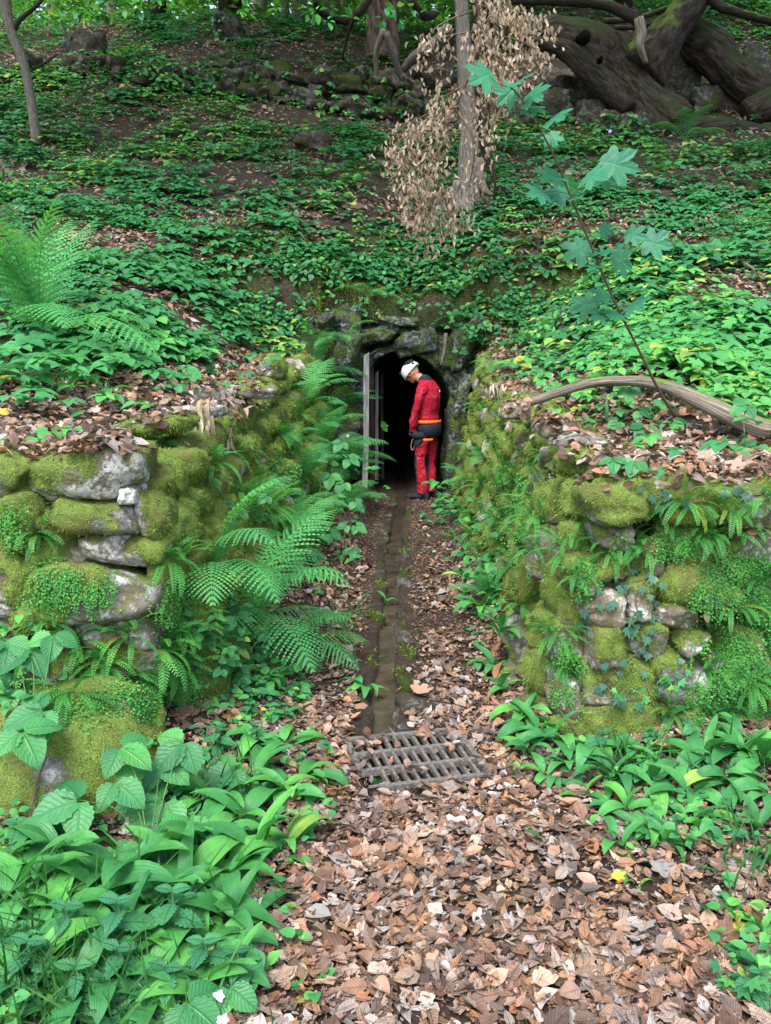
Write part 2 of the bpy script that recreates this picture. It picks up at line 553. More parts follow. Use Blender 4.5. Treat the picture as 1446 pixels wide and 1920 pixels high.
def ground_mat():
    m, nt, out = newmat('soil_and_moss')
    geo = N(nt, 'ShaderNodeNewGeometry')
    pos = geo.outputs['Position']
    at = N(nt, 'ShaderNodeAttribute', attribute_name='moss')
    n1 = noise(nt, pos, 2.5, 6, 0.6)
    n2 = noise(nt, pos, 30, 6, 0.7)
    n3 = noise(nt, pos, 140, 3, 0.6)
    soil = ramp(nt, mathn(nt, 'ADD', mathn(nt, 'MULTIPLY', n2, 0.7), mathn(nt, 'MULTIPLY', n1, 0.3)), [(0.3, (0.016, 0.011, 0.008)), (0.5, (0.045, 0.032, 0.024)), (0.62, (0.085, 0.06, 0.045)), (0.75, (0.13, 0.095, 0.07))])
    mo = mathn(nt, 'ADD', at.outputs['Fac'], mathn(nt, 'MULTIPLY', mathn(nt, 'SUBTRACT', n2, 0.5), 1.2))
    mf = ramp(nt, mo, [(0.42, (0, 0, 0)), (0.6, (1, 1, 1))])
    mossc = ramp(nt, mathn(nt, 'ADD', mathn(nt, 'MULTIPLY', n3, 0.5), mathn(nt, 'MULTIPLY', n2, 0.5)), [(0.36, (0.012, 0.016, 0.006)), (0.5, (0.035, 0.048, 0.012)), (0.64, (0.08, 0.11, 0.022))])
    c = mixc(nt, mf, soil, mossc)
    h = mathn(nt, 'ADD', n2, mathn(nt, 'MULTIPLY', n3, 0.4))
    principled(nt, out, c, 0.85, bump(nt, h, 1.0, 0.03), 0.25)
    return m


M_GROUND = ground_mat()


def rock_mat():
    m, nt, out = newmat('adit_rock')
    geo = N(nt, 'ShaderNodeNewGeometry')
    pos = geo.outputs['Position']
    n1 = noise(nt, pos, 3, 6, 0.65, 0.6)
    n2 = noise(nt, pos, 22, 6, 0.7)
    n5 = noise(nt, pos, 5.3, 4, 0.6)
    vo = N(nt, 'ShaderNodeTexVoronoi', feature='DISTANCE_TO_EDGE')
    vo.inputs['Scale'].default_value = 7
    nt.links.new(pos, vo.inputs['Vector'])
    c = ramp(nt, n2, [(0.3, (0.014, 0.015, 0.014)), (0.5, (0.045, 0.048, 0.045)), (0.7, (0.12, 0.125, 0.12))])
    lf = ramp(nt, mathn(nt, 'ADD', mathn(nt, 'MULTIPLY', n1, 0.6), mathn(nt, 'MULTIPLY', n2, 0.6)), [(0.60, (0, 0, 0)), (0.68, (1, 1, 1))])
    c = mixc(nt, mathn(nt, 'MULTIPLY', lf, 0.8), c, (0.30, 0.38, 0.33))
    mf = ramp(nt, mathn(nt, 'ADD', n5, mathn(nt, 'MULTIPLY', n2, 0.25)), [(0.60, (0, 0, 0)), (0.68, (1, 1, 1))])
    c = mixc(nt, mf, c, mixc(nt, n2, (0.03, 0.06, 0.012), (0.11, 0.16, 0.03)))
    cr = ramp(nt, vo.outputs['Distance'], [(0.0, (0, 0, 0)), (0.06, (1, 1, 1))])
    h = mathn(nt, 'ADD', mathn(nt, 'MULTIPLY', cr, 0.3), n2)
    principled(nt, out, c, 0.75, bump(nt, h, 1.0, 0.05), 0.35)
    return m


M_ROCK = rock_mat()

# ------------------------------------------------------------------ terrain
def Lbase(y): return np.interp(y, [3.2, 5, 7, 10.4], [-0.72, -0.6, -0.45, -0.28])
def Ltop(y): return np.interp(y, [3.2, 5, 8, 10.4], [-0.93, -0.99, -1.0, -0.75])
def Rbase(y): return np.interp(y, [3.2, 4.6, 7, 10.4], [0.80, 0.74, 0.76, 0.86])
def Rtop(y): return np.interp(y, [3.2, 4.3, 6, 9, 10.4], [0.93, 0.97, 0.96, 1.05, 1.25])
def topH(y): return np.interp(y, [3.2, 4.3, 5.2, 8, 10.4], [1.10, 1.22, 1.34, 1.62, 1.95])
def Side(y): return np.interp(y, [3.3, 4.3, 5.2, 6, 8, 11, 14, 17, 20, 24, 30, 60, 120], [1.12, 1.27, 1.44, 1.7, 2.45, 3.5, 4.8, 6.45, 8.5, 11.2, 13.0, 19, 32])
def chanX(y): return np.interp(y, [3.0, 3.5, 4.2, 5, 6, 7.5, 9, 10.5, 20], [-0.03, -0.01, 0.0, 0.03, 0.05, 0.08, 0.15, 0.24, 0.26])


def H(x, y, fine=True):
    x = np.asarray(x, float); y = np.asarray(y, float)
    cx = 0.5 * (Ltop(y) + Rtop(y))
    hw = 0.5 * (Rtop(y) - Ltop(y))
    out = np.maximum(np.abs(x - cx) - hw, 0)
    t1 = topH(y) + 0.62 * np.maximum(out - 0.35, 0) + 0.12 * out
    t2 = 2.5 + 0.02 * 0 + (y - 10.5) * 0.62 + 0.42 * np.abs(x - 0.3)
    w = sstep(10.0, 10.6, y)
    T = t1 * (1 - w) + t2 * w
    S = Side(y)
    k = 0.25
    h = -k * np.log(np.exp(-np.clip(S, -5, 40) / k) + np.exp(-np.clip(T, -5, 40) / k))
    h = np.where(y > 30, S, h)
    p = np.stack([x, y, 0 * x], -1)
    if fine:
        bk = sstep(9.6, 10.2, y) * sstep(12.2, 11.0, y) * sstep(2.6, 1.6, np.abs(x - .3))
        h = h + bk * (fbm(p * 3.1 + 2, 4) * 0.16 - 0.05)
    # masks: the front of the walls, then the trench
    mf = sstep(3.42, 3.56, y)
    inside = sstep(0.10, 0.0, np.abs(x - cx) - hw)
    inside = inside * sstep(10.62, 10.5, y)
    m = mf * (1 - inside)
    p = np.stack([x, y, 0 * x], -1)
    if fine:
        h = h + fbm(p * 0.45, 3) * 0.10 * sstep(5, 9, y) + fbm(p * 2.2, 4) * 0.035 + np.where(y > 12, fbm(p * 0.16 + 5, 3) * 0.5 * sstep(13, 20, y), 0)
    # ground before the walls
    g = 0.10 * sstep(-0.45, -1.3, x) + 0.05 * sstep(0.9, 1.6, x)
    if fine:
        g = g + fbm(p * 1.7, 4) * 0.018
    bank = 0.16 * sstep(0.28, 0.0, x - Lbase(y)) * sstep(3.3, 4, y) + 0.12 * sstep(-0.2, 0.05, x - Rbase(y)) * sstep(3.3, 4, y)
    g = g + bank
    dch = np.abs(x - chanX(y) - (0.02 * vnoise(np.stack([y * 2.1, 0 * y, 0 * y + (x > chanX(y)) * 5.0], -1)) if fine else 0))
    g = g - 0.085 * sstep(0.066, 0.042, dch) * sstep(3.3, 3.4, y)
    # pit under the grate
    g = g - 0.35 * sstep(0.25, 0.22, np.abs((x - 0.125) * 0.966 + 0.259 * (y - 3.13))) * sstep(0.21, 0.18, np.abs((y - 3.13) * 0.966 - 0.259 * (x - 0.125)))
    return g * (1 - m) + h * m


def axis(parts):
    out = []
    for a, b, s in parts:
        out.append(np.arange(a, b, s))
    return np.concatenate(out)


gx = np.concatenate([-np.geomspace(60, 2.6, 70), np.arange(-2.55, -0.25, 0.05), np.arange(-0.25, 0.42, 0.0225), np.arange(0.42, 2.6, 0.05), np.geomspace(2.6, 60, 70)])
gy = np.concatenate([np.arange(-14, 0.5, 0.5), np.arange(0.5, 2.9, 0.06), np.arange(2.9, 3.7, 0.03), np.arange(3.7, 10.2, 0.05), np.arange(10.2, 10.8, 0.03), np.arange(10.8, 13, 0.06), np.geomspace(13, 120, 110)])
GX, GY = np.meshgrid(gx, gy, indexing='ij')
GZ = H(GX, GY)
TV = np.stack([GX, GY, GZ], -1).reshape(-1, 3)
TQ = grid_quads(len(gx), len(gy))[:, ::-1]
# open the hillside where the adit goes in
fz = TV[TQ]
ctr = fz.mean(1)
hole = (ctr[:, 0] > -0.42) & (ctr[:, 0] < 1.04) & (ctr[:, 1] > 10.44) & (ctr[:, 1] < 10.66) & (fz[:, :, 2].min(1) < 1.9)
TQ = TQ[~hole]
gmoss = np.clip(0.35 + 0.5 * fbm(TV * 0.9, 3) + 0.05 * sstep(8.8, 10.2, TV[:, 1]) - 0.9 * sstep(1.2, 0.9, np.abs(TV[:, 0] - 0.1)) * (TV[:, 1] < 10.4) * (TV[:, 2] < 0.3) - 0.6 * (TV[:, 1] < 3.3), 0, 1)
ground = obj('ground', mesh('ground', TV, TQ, None, {'moss': gmoss, 'tint': gmoss * 0}), M_GROUND, kind='structure')

BV, BF, bn = [TV], [TQ], len(TV)     # solids for placing plants


def solidify(V, Q):
    global bn
    BV.append(np.asarray(V)); BF.append(np.asarray(Q) + bn); bn += len(V)


# ------------------------------------------------------------------ the adit: rock face with opening, tunnel
prof_px = [(688, 935), (689, 860), (689, 780), (690, 705), (700, 680), (722, 664), (745, 655), (770, 660), (797, 672), (822, 695), (843, 728), (856, 775), (862, 830), (860, 885), (858, 940)]
prof = np.array([P(px, py, 10.42) for px, py in prof_px])
prof[:, 1] = 0
pl = np.concatenate([[0], np.cumsum(np.linalg.norm(np.diff(prof, axis=0), axis=1))])
na = 90
sN = np.linspace(0, pl[-1], na)
pr = np.stack([np.interp(sN, pl, prof[:, 0]), 0 * sN, np.interp(sN, pl, prof[:, 2])], -1)
pr[0, 2] = pr[-1, 2] = -0.15
cen = np.array([0.31, 0, 0.95])
dirs = pr - cen
dirs[:, 1] = 0
dn = nrm(dirs)
# outward rings
rings = []
yo = 10.42
for k, s in enumerate(np.linspace(0, 1, 34)):
    r = s * (0.95 - 0.38 * np.clip(dn[:, 2:3], 0, 1))
    q = pr + dn * r
    # face leans back towards the top, bulges forward beside the opening
    yy = yo - 0.10 * math.sin(min(1, s * 2.2) * math.pi * 0.5) + 0.75 * s ** 1.6 * (0.4 + 0.6 * np.clip(dn[:, 2], 0, 1)) - 0.10 * np.clip(np.abs(dn[:, 0]) - 0.5, 0, 1) * (1 - s)
    q = np.stack([q[:, 0], yy + 0 * q[:, 0], q[:, 2]], -1)
    rings.append(q)
back = []
for yb in (10.55, 10.75, 11.0, 11.4, 12.0, 13, 14.5, 17):
    q = pr.copy(); q[:, 1] = yb
    back.append(q)
FVs = np.array(back[::-1] + rings)              # (rows, na, 3)
nr = len(back)
flat = FVs.reshape(-1, 3)
q3 = flat * np.array([1, 1, 1])
crag = np.abs(fbm(q3 * 2.3 + 3, 4)) * 0.22 + np.abs(vnoise(q3 * np.array([5, 5, 9]) + 9)) * 0.10 + fbm(q3 * 14, 3) * 0.025
steps = np.floor((flat[:, 2] * 5 + fbm(q3 * 1.7, 2) * 2.5)) % 2 * 0.05
amt = np.repeat(np.concatenate([np.full(nr, 0.5), np.full(34, 1.0)]), na)
outd = np.tile(dn, (len(FVs), 1))
flat = flat.copy()
flat[:, 1] -= (crag + steps - 0.1) * amt
flat += outd * (fbm(q3 * 6 + 31, 3) * 0.035)[:, None]
# cleft above left of the opening
cl = P(705, 648, 10.4)
dcl = np.hypot((flat[:, 0] - cl[0]) / 0.34, (flat[:, 2] - cl[2] - 0.35 * (flat[:, 0] - cl[0])) / 0.09)
flat[:, 1] += 0.45 * sstep(1.2, 0.4, dcl) * (amt > 0.9)
RQ = grid_quads(len(FVs), na)
rock = obj('rock_face', mesh('rock_face', flat, RQ, None, {'tint': flat[:, 0] * 0}), M_ROCK, kind='structure')
solidify(flat, RQ)
# end of the tunnel and its muddy floor
acc = Acc()
box(acc, (-0.8, 17, -0.3), (1.6, 17.3, 2.4))
tv = np.stack(np.meshgrid(np.linspace(-0.6, 1.3, 20), np.linspace(10.45, 17.1, 60), indexing='ij'), -1).reshape(-1, 2)
tz = fbm(np.c_[tv * 3, tv[:, :1] * 0], 3) * 0.02 - 0.075 * sstep(0.085, 0.055, np.abs(tv[:, 0] - chanX(tv[:, 1])))
acc.add(np.c_[tv, tz + 0.002], None, grid_quads(20, 60)[:, ::-1])
me = acc.mesh('tunnel_floor')
obj('tunnel_floor', me, M_GROUND, kind='structure')

# ------------------------------------------------------------------ stones
def cube_sphere(n):
    V, Q = [], []
    idx = {}
    def vid(p):
        k = tuple(np.round(p, 5))
        if k not in idx:
            idx[k] = len(V); V.append(p)
        return idx[k]
    t = np.linspace(-1, 1, n + 1)
    for ax in range(3):
        for s in (-1, 1):
            for i in range(n):
                for j in range(n):
                    q = []
                    for (a, b) in ((i, j), (i + 1, j), (i + 1, j + 1), (i, j + 1)):
                        p = np.zeros(3); p[ax] = s; p[(ax + 1) % 3] = t[a]; p[(ax + 2) % 3] = t[b]
                        q.append(vid(p))
                    Q.append(q if s > 0 else q[::-1])
    return np.array(V), np.array(Q)


CS = {n: cube_sphere(n) for n in (3, 5, 9, 12)}


def stone_geo(size, n, seed, round_=0.45, rough=0.10, lump=0.0):
    V, Q = CS[n]
    S = nrm(V)
    C = V / np.maximum(np.abs(V) ** 6 @ np.ones(3), 1e-9)[:, None] ** (1 / 6)
    p = C * (1 - round_) + S * round_
    rs = np.random.RandomState(int(seed * 97) % 99991)
    A = np.eye(3) + rs.uniform(-0.16, 0.16, (3, 3))
    p = p @ A.T
    for _ in range(4):       # chipped facets
        nn = nrm(rs.normal(size=3)); d = rs.uniform(0.72, 0.95)
        e = np.maximum(p @ nn - d, 0)
        p = p - e[:, None] * nn * 0.85
    p = p * (1 + rough * fbm(p * 1.6 + seed * 7.1, 3)[:, None])
    p = p * (1 + rough * 0.4 * fbm(p * 5 + seed * 3.1, 2)[:, None])
    return p * (np.asarray(size) / 2), Q


MOSS_SRC = []     # (V, tri, moss) in world space, for moss strands
nstone = [0]


def add_stone(parent, ctr, size, rotz=0, tilt=(0, 0), n=9, moss=0.5, name='stone', label=None, seed=None, fuzz=True, round_=0.45, rough=0.10, mat=None, solidq=True):
    nstone[0] += 1
    sd = nstone[0] * 1.37 if seed is None else seed
    V, Q = stone_geo(size, n, sd, round_, rough)
    R = np.array(Euler((tilt[0], tilt[1], rotz)).to_matrix())
    V = V @ R.T
    W = V + np.asarray(ctr)
    f = W[Q]
    nf = np.cross(f[:, 2] - f[:, 0], f[:, 3] - f[:, 1])
    vn = np.zeros_like(W)
    for k in range(4):
        np.add.at(vn, Q[:, k], nf)
    vn = nrm(vn)
    m = moss + 0.55 * fbm(W * 5.0 + 11, 3) + 0.28 * vn[:, 2]
    m = np.clip(m, 0, 1)
    lumps = np.clip(m, 0, 1) * (0.012 + 0.020 * fbm(W * 13, 3))
    W = W + vn * lumps[:, None]
    loc = np.array(parent.location) if parent is not None else np.asarray(ctr)
    o = obj(name, mesh(name, W - loc, Q, None, {'moss': m, 'tint': m * 0}), mat or M_STONE, parent, None if parent is not None else loc)
    if parent is None:
        o['kind'] = 'thing'
    if label:
        o['label'] = label
    if fuzz:
        MOSS_SRC.append((W, Q, vn, m))
    if solidq:
        solidify(W, Q)
    return o


# front faces: boxes read off the photograph (x0, y0, x1, y1, moss, proud)
left_front = [(34, 846, 228, 950, 0.16, .05), (98, 934, 246, 1002, 0.72, .03), (152, 1000, 246, 1070, 0.25, .03), (42, 1066, 286, 1172, 0.52, .05),
              (-20, 930, 62, 1030, 0.5, .02), (46, 990, 152, 1074, 0.4, -.05), (-30, 1036, 48, 1130, 0.6, .04), (-40, 1128, 40, 1166, -0.1, .03), (-60, 1150, 50, 1240, 0.0, .05),
              (224, 912, 256, 948, -0.2, .02), (60, 950, 104, 1000, 0.0, -.08), (218, 1150, 290, 1225, 0.3, .0), (60, 1166, 160, 1230, 0.2, .0), (140, 1166, 225, 1240, 0.3, .0),
              (-60, 855, 45, 935, 0.5, .0), (30, 1225, 150, 1300, 0.2, .0), (150, 1230, 290, 1320, 0.35, .02), (-80, 1235, 30, 1330, 0.3, .0),
              (-190, 850, -55, 935, 0.4, 0), (-200, 930, -20, 1040, 0.5, 0), (-180, 1035, -35, 1160, 0.3, 0), (-200, 1150, -70, 1330, 0.4, 0),
              (222, 848, 262, 915, 0.55, .0), (248, 940, 300, 1010, 0.7, .0), (240, 1000, 305, 1075, 0.65, -.01), (280, 1060, 320, 1160, 0.6, -.02)]
wall_l = thing('dry_stone_wall', (-1.3, 3.5, 0), 'mossy dry stone wall left of the trench, topped by a white lichened block', 'stone wall')
DL = 3.22
for (x0, y0, x1, y1, mo, pr_) in left_front:
    d = DL - pr_ * .6
    a, b = P(x0, y1, d), P(x1, y0, d)
    c = (a + b) / 2 + np.array([0, 0.13, 0])
    add_stone(wall_l, c, (abs(b[0] - a[0]) * 1.10, 0.36, abs(b[2] - a[2]) * 1.14), rotz=random.uniform(-.06, .06), tilt=(random.uniform(-.08, .03), random.uniform(-.05, .05)), n=12, moss=mo + 0.14, round_=0.24, mat=M_STONEL if y0 in (846, 1000, 912) else None,
              label={(34, 846): 'big white lichened block', (224, 912): 'small pale wedge stone', (-40, 1128): 'reddish brown flat stone'}.get((x0, y0)))
right_front = [(1108, 905, 1246, 984, 0.5, .05), (1112, 984, 1196, 1030, 0.05, .0), (1062, 1048, 1116, 1112, 0.15, .0), (1102, 1036, 1180, 1090, 0.25, -.05),
               (1086, 1108, 1178, 1184, 0.25, .04), (1172, 1085, 1236, 1160, 0.3, .0), (1228, 1132, 1310, 1188, 0.02, .03), (1246, 1070, 1400, 1152, 0.5, .06),
               (1180, 1158, 1258, 1235, 0.25, .03), (1104, 1182, 1186, 1250, 0.35, .0), (1262, 1186, 1330, 1240, 0.3, -.01), (1090, 1248, 1230, 1330, 0.65, .03),
               (1095, 1325, 1240, 1410, 0.6, .05), (1225, 1232, 1330, 1320, 0.3, .0), (1230, 1315, 1330, 1400, 0.4, .02), (1330, 1180, 1446, 1290, 0.45, .0),
               (1325, 1290, 1446, 1395, 0.4, .0), (1395, 1060, 1500, 1180, 0.45, -.02), (1240, 985, 1360, 1072, 0.45, -.02), (1350, 990, 1470, 1065, 0.45, -.03),
               (1240, 905, 1350, 985, 0.55, .0), (1345, 915, 1450, 985, 0.15, .02), (1440, 900, 1580, 1000, 0.4, 0), (1460, 1000, 1600, 1120, 0.4, 0), (1446, 1120, 1600, 1260, 0.4, 0), (1440, 1260, 1600, 1400, 0.4, 0),
               (1180, 1024, 1250, 1088, 0.4, -.02)]
wall_r = thing('dry_stone_wall', (1.5, 3.6, 0), 'ivy-hung dry stone wall right of the trench, bulging at its corner', 'stone wall')
DR = 3.36
for (x0, y0, x1, y1, mo, pr_) in right_front:
    d = DR - pr_ * .6
    a, b = P(x0, y1, d), P(x1, y0, d)
    c = (a + b) / 2 + np.array([0, 0.13, 0])
    add_stone(wall_r, c, (abs(b[0] - a[0]) * 1.11, 0.34, abs(b[2] - a[2]) * 1.14), rotz=random.uniform(-.08, .08), tilt=(random.uniform(-.08, .03), random.uniform(-.08, .08)), n=12, moss=mo + 0.17, round_=0.3)
# right corner, rounded: (centre px, centre py, w, h, d, moss)
corner_r = [(1062, 1110, 70, 120, 3.5, .25), (1030, 1040, 80, 90, 3.75, .6), (1085, 1010, 60, 80, 3.5, .6), (1045, 950, 70, 80, 3.75, .7), (1000, 1000, 60, 90, 4.1, .6), (1085, 940, 60, 70, 3.5, .75),
            (1030, 1180, 90, 90, 3.55, .6), (985, 1120, 70, 90, 3.95, .5), (975, 1210, 70, 90, 4.0, .05), (1020, 1270, 90, 100, 3.55, .3), (1070, 1220, 80, 90, 3.42, .55), (1065, 1310, 90, 110, 3.4, .25),
            (1015, 1340, 70, 70, 3.55, .1), (965, 1290, 50, 60, 3.9, .2), (1080, 870, 60, 50, 3.6, .8), (1150, 885, 110, 45, 3.55, .65), (1075, 1160, 70, 80, 3.4, .5), (1070, 1380, 70, 50, 3.35, .1)]
for (cx, cy, w, h, d, mo) in corner_r:
    s = d / FPX
    c = P(cx, cy, d) + np.array([0.04, 0.12, 0])
    add_stone(wall_r, c, (w * s * 1.15, 0.3, h * s * 1.1), rotz=-0.6, tilt=(random.uniform(-.1, .05), random.uniform(-.15, .15)), n=12, moss=mo + .2, round_=0.5)


def inner_wall(parent, base, top, side, y0, y1, seed, mossb, dry):
    rs = random.Random(seed)
    v = 0.0
    while v < 1.0:
        hrow = rs.uniform(0.11, 0.2)
        y = y0 + rs.uniform(0, 0.15)
        while y < y1:
            L = rs.uniform(0.17, 0.42)
            hh = topH(y) + 0.02
            z = v * hh + hrow * 0.5
            if z < hh + 0.03:
                x = base(y) + (top(y) - base(y)) * min(1, (z / hh)) + side * 0.03
                add_stone(parent, (x + side * 0.10, y + L / 2, z), (0.30, L * 1.06, hrow * 1.12 * rs.uniform(0.85, 1.2)), rotz=rs.uniform(-.12, .12), tilt=(rs.uniform(-.08, .08), side * -0.12 + rs.uniform(-.1, .1)),
                          n=5 if y > 6 else 9, moss=mossb + rs.uniform(-.25, .25) if rs.random() > 0.09 else 0.1, round_=0.5)
            y += L * rs.uniform(0.9, 1.0)
        v += hrow / 1.3


inner_wall(wall_l, Lbase, Ltop, -1, 3.35, 9.2, 5, 0.9, 0)
inner_wall(wall_r, Rbase, Rtop, 1, 3.75, 9.9, 6, 0.95, 0)

# the walls run on beyond the picture on both sides
for (par, xa, xb, yy) in ((wall_r, 1.98, 4.3, 3.36), (wall_l, -3.9, -1.98, 3.24)):
    rs = random.Random(17)
    zz = 0.0
    while zz < 1.0:
        hr = rs.uniform(.15, .22)
        x = xa + rs.uniform(-.1, .05)
        while x < xb:
            L = rs.uniform(.22, .45)
            add_stone(par, (x + L / 2, yy + .13, zz + hr / 2), (L * 1.08, .32, hr * 1.12), rotz=rs.uniform(-.08, .08), tilt=(rs.uniform(-.08, .03), rs.uniform(-.06, .06)), n=5, moss=rs.uniform(.2, .7), round_=.3)
            x += L
        zz += hr

# slabs, loose stones and boulders: things of their own
slabs = [('stone_slab', 1088, 826, 75, 24, 4.0, -.6, 'flat grey slate slab on top of the right wall near its corner', .28),
         ('stone_slab', 1030, 800, 45, 40, 4.25, -.6, 'upright dark slate block on the right wall behind the flat slab', .2),
         ('stone_slab', 965, 770, 60, 34, 5.2, -.6, 'tilted dark slate under the bleached leaves on the right wall', .25),
         ('stone_slab', 1225, 908, 90, 16, 3.45, .0, 'thin grey slab half buried in leaves above the right wall face', .2),
         ('stone_slab', 365, 772, 120, 24, 4.6, -.1, 'long flat grey slab on the left wall under the bleached leaves', .35),
         ('stone_slab', 392, 742, 60, 34, 5.0, -.2, 'dark pointed slate standing behind the long slab on the left wall', .2),
         ('stone_slab', 205, 808, 70, 14, 3.7, -.3, 'thin blue-grey slate on the mossy left wall top', .25),
         ('stone_slab', 300, 798, 110, 30, 4.0, .9, 'moss covered cap stone at the inner edge of the left wall', .3),
         ('stone_slab', 100, 846, 60, 10, 3.45, -.2, 'small slate lying among leaves behind the white block', .2),
         ('stone_slab', 470, 735, 90, 26, 5.6, .5, 'mossy cap stone farther along the left wall', .3),
         ('stone_slab', 510, 690, 55, 44, 6.6, .6, 'rounded mossy stone where the left wall meets the bank', .3),
         ('boulder', 1068, 600, 36, 50, 7.2, -.1, 'grey boulder in the bank above the right trench wall', .25),
         ('boulder', 385, 545, 40, 34, 8.5, .0, 'small grey boulder in the eroded bank left of the adit', .3),
         ('boulder', 520, 290, 60, 26, 14.5, .4, 'mossy boulder on the open slope below the ruined wall', .5),
         ('boulder', 1170, 325, 30, 16, 11.5, -.1, 'small grey stone in the herbs below the fallen tree', .3)]
for (nm, cx, cy, w, h, d, mo, lab, dep) in slabs:
    s = d / FPX
    c = P(cx, cy, d)
    far = nm == 'boulder'
    if far:
        g_ = np.array([c[0], d, 0.0]); tt = np.linspace(3.6, 26, 900); rr_ = ray(cx, cy + h * .3); L_ = CAM + rr_ * (tt / rr_[1])[:, None]
        hh = H(L_[:, 0], L_[:, 1]); k_ = np.argmax(L_[:, 2] < hh); c = L_[k_] + np.array([0, 0.1, 0]); s = c[1] / FPX
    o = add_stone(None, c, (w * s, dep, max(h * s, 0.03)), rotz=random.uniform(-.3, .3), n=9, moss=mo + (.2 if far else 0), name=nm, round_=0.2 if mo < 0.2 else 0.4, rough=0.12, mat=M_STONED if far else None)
    tag(o, lab, 'boulder' if nm == 'boulder' else 'slab', 'loose slabs and boulders')
c = P(125, 1500, 2.75)
o = add_stone(None, (c[0] - 0.02, 2.78, 0.16), (0.78, 0.55, 0.52), n=12, moss=0.78, name='boulder', round_=0.7, rough=0.08)
tag(o, 'big round boulder with a mossy crown in the left foreground', 'boulder', 'loose slabs and boulders')
# rock slabs round the adit mouth
adit_rocks = [(655, 612, 50, 60, 10.1, 'angular grey slab in the rock left above the adit'), (648, 655, 44, 52, 10.0, 'lower grey slab in the rock left of the adit'), (702, 630, 70, 24, 10.15, 'mossy overhanging block above the left corner of the adit'),
              (780, 642, 84, 40, 10.35, 'lichen covered keystone rock over the adit'), (866, 655, 40, 60, 10.3, 'green mossed rock right above the adit'), (868, 760, 26, 90, 10.15, 'bluish rock edge right of the adit'),
              (852, 850, 36, 150, 10.2, 'dark rock pillar beside the person'), (905, 610, 34, 24, 10.0, 'rock hung with roots above the right bank'), (612, 600, 36, 26, 9.9, 'rock in the eroded bank left of the adit'), (745, 604, 60, 16, 10.4, 'brown mossy ledge over the adit')]
for (cx, cy, w, h, d, lab) in adit_rocks:
    s = d / FPX
    o = add_stone(None, P(cx, cy, d) + np.array([0, .1, 0]), (w * s * 1.1, 0.34, h * s * 1.1), rotz=random.uniform(-.2, .2), tilt=(0, random.uniform(-.2, .2)), n=9, moss=0, name='rock', round_=0.12, rough=0.22, mat=M_ROCK, fuzz=False)
    tag(o, lab, 'rock', 'rocks round the adit mouth')

# ruined wall on the hillside: rows of stones along a line read off the photograph
BVH = None


def build_bvh():
    global BVH
    V = np.concatenate(BV).tolist()
    F = []
    for f in BF:
        F += f.tolist()
    BVH = BVHTree.FromPolygons(V, F)


def hit(px, py, default=8.0):
    r = nrm(ray(px, py))
    h = BVH.ray_cast(Vector(CAM), Vector(r), 200)
    if h[0] is None:
        return P(px, py, default), np.array([0, 0, 1.0])
    n = np.array(h[1])
    if n @ r > 0:
        n = -n
    return np.array(h[0]), n


build_bvh()
ruin = thing('ruined_wall', P(480, 190, 18.5), 'low tumbled mossy stone wall crossing the upper slope', 'ruined wall')
line = [(60, 112), (150, 118), (260, 140), (330, 150), (430, 165), (520, 172), (600, 190), (700, 205), (790, 215)]
rr = random.Random(9)
lx = [p[0] for p in line]; ly = [p[1] for p in line]
px = 60.0
while px < 800:
    wpx = rr.uniform(22, 52) * (0.7 if px < 250 else 1)
    rows = 1 if px < 170 else (2 if px < 380 else (3 if px < 520 else 4))
    if not (px < 330 and rr.random() < 0.3):
        b, _ = hit(px, np.interp(px, lx, ly) + 14)
        z = b[2] - 0.1
        for k in range(rows):
            hpx = rr.uniform(13, 26)
            s = b[1] / FPX
            hz = hpx * s
            add_stone(ruin, (b[0] + rr.uniform(-.12, .12), b[1] + rr.uniform(-.2, .15) + 0.12 * k, z + hz / 2), (wpx * s * rr.uniform(.8, 1.15), rr.uniform(.35, .6), hz * 1.1), rotz=rr.uniform(-.4, .4), tilt=(rr.uniform(-.2, .2), rr.uniform(-.25, .25)), n=5 if rr.random() < .5 else 9,
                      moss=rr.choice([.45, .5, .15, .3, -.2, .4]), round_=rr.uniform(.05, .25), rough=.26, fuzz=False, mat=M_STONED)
            z += hz * 0.95
    px += wpx * 0.85
# boulders under the fallen tree
bould = [(1040, 205, 70, 60, 'dark boulder at the left end of the fallen tree'), (1085, 175, 80, 40, 'flat boulder under the hollow trunk'), (1050, 155, 60, 40, 'upper boulder behind the hollow trunk'), (1110, 215, 60, 40, 'low boulder before the hollow trunk'),
         (1270, 150, 88, 100, 'big square boulder between the two fallen trunks'), (1288, 190, 70, 40, 'split rock under the big square boulder'), (1335, 190, 66, 44, 'mossy boulder right of the split rock'), (1150, 232, 80, 34, 'lichened boulder at the foot of the hollow trunk'),
         (1190, 238, 50, 44, 'pale lichen rock beside the stump fern'), (1385, 195, 60, 30, 'grey flat rock under the second trunk'), (1225, 105, 60, 34, 'rock seen behind the fork of the hollow trunk'), (985, 215, 50, 50, 'dark rock left of the fallen tree'),
         (1420, 120, 60, 50, 'grey boulder behind the second trunk'), (915, 385, 50, 34, 'dark stone beside the roots of the slender tree'), (940, 372, 40, 30, 'second stone beside the roots of the slender tree'),
         (590, 270, 70, 30, 'moss blanketed stone below the ruined wall'), (430, 60, 60, 40, 'pale leaning stone high on the left slope'), (155, 90, 60, 50, 'grey outcrop at the top left of the slope'), (745, 160, 80, 40, 'mossy rock behind the big trunk root'), (820, 150, 60, 40, 'mossy rock left of the slender tree')]
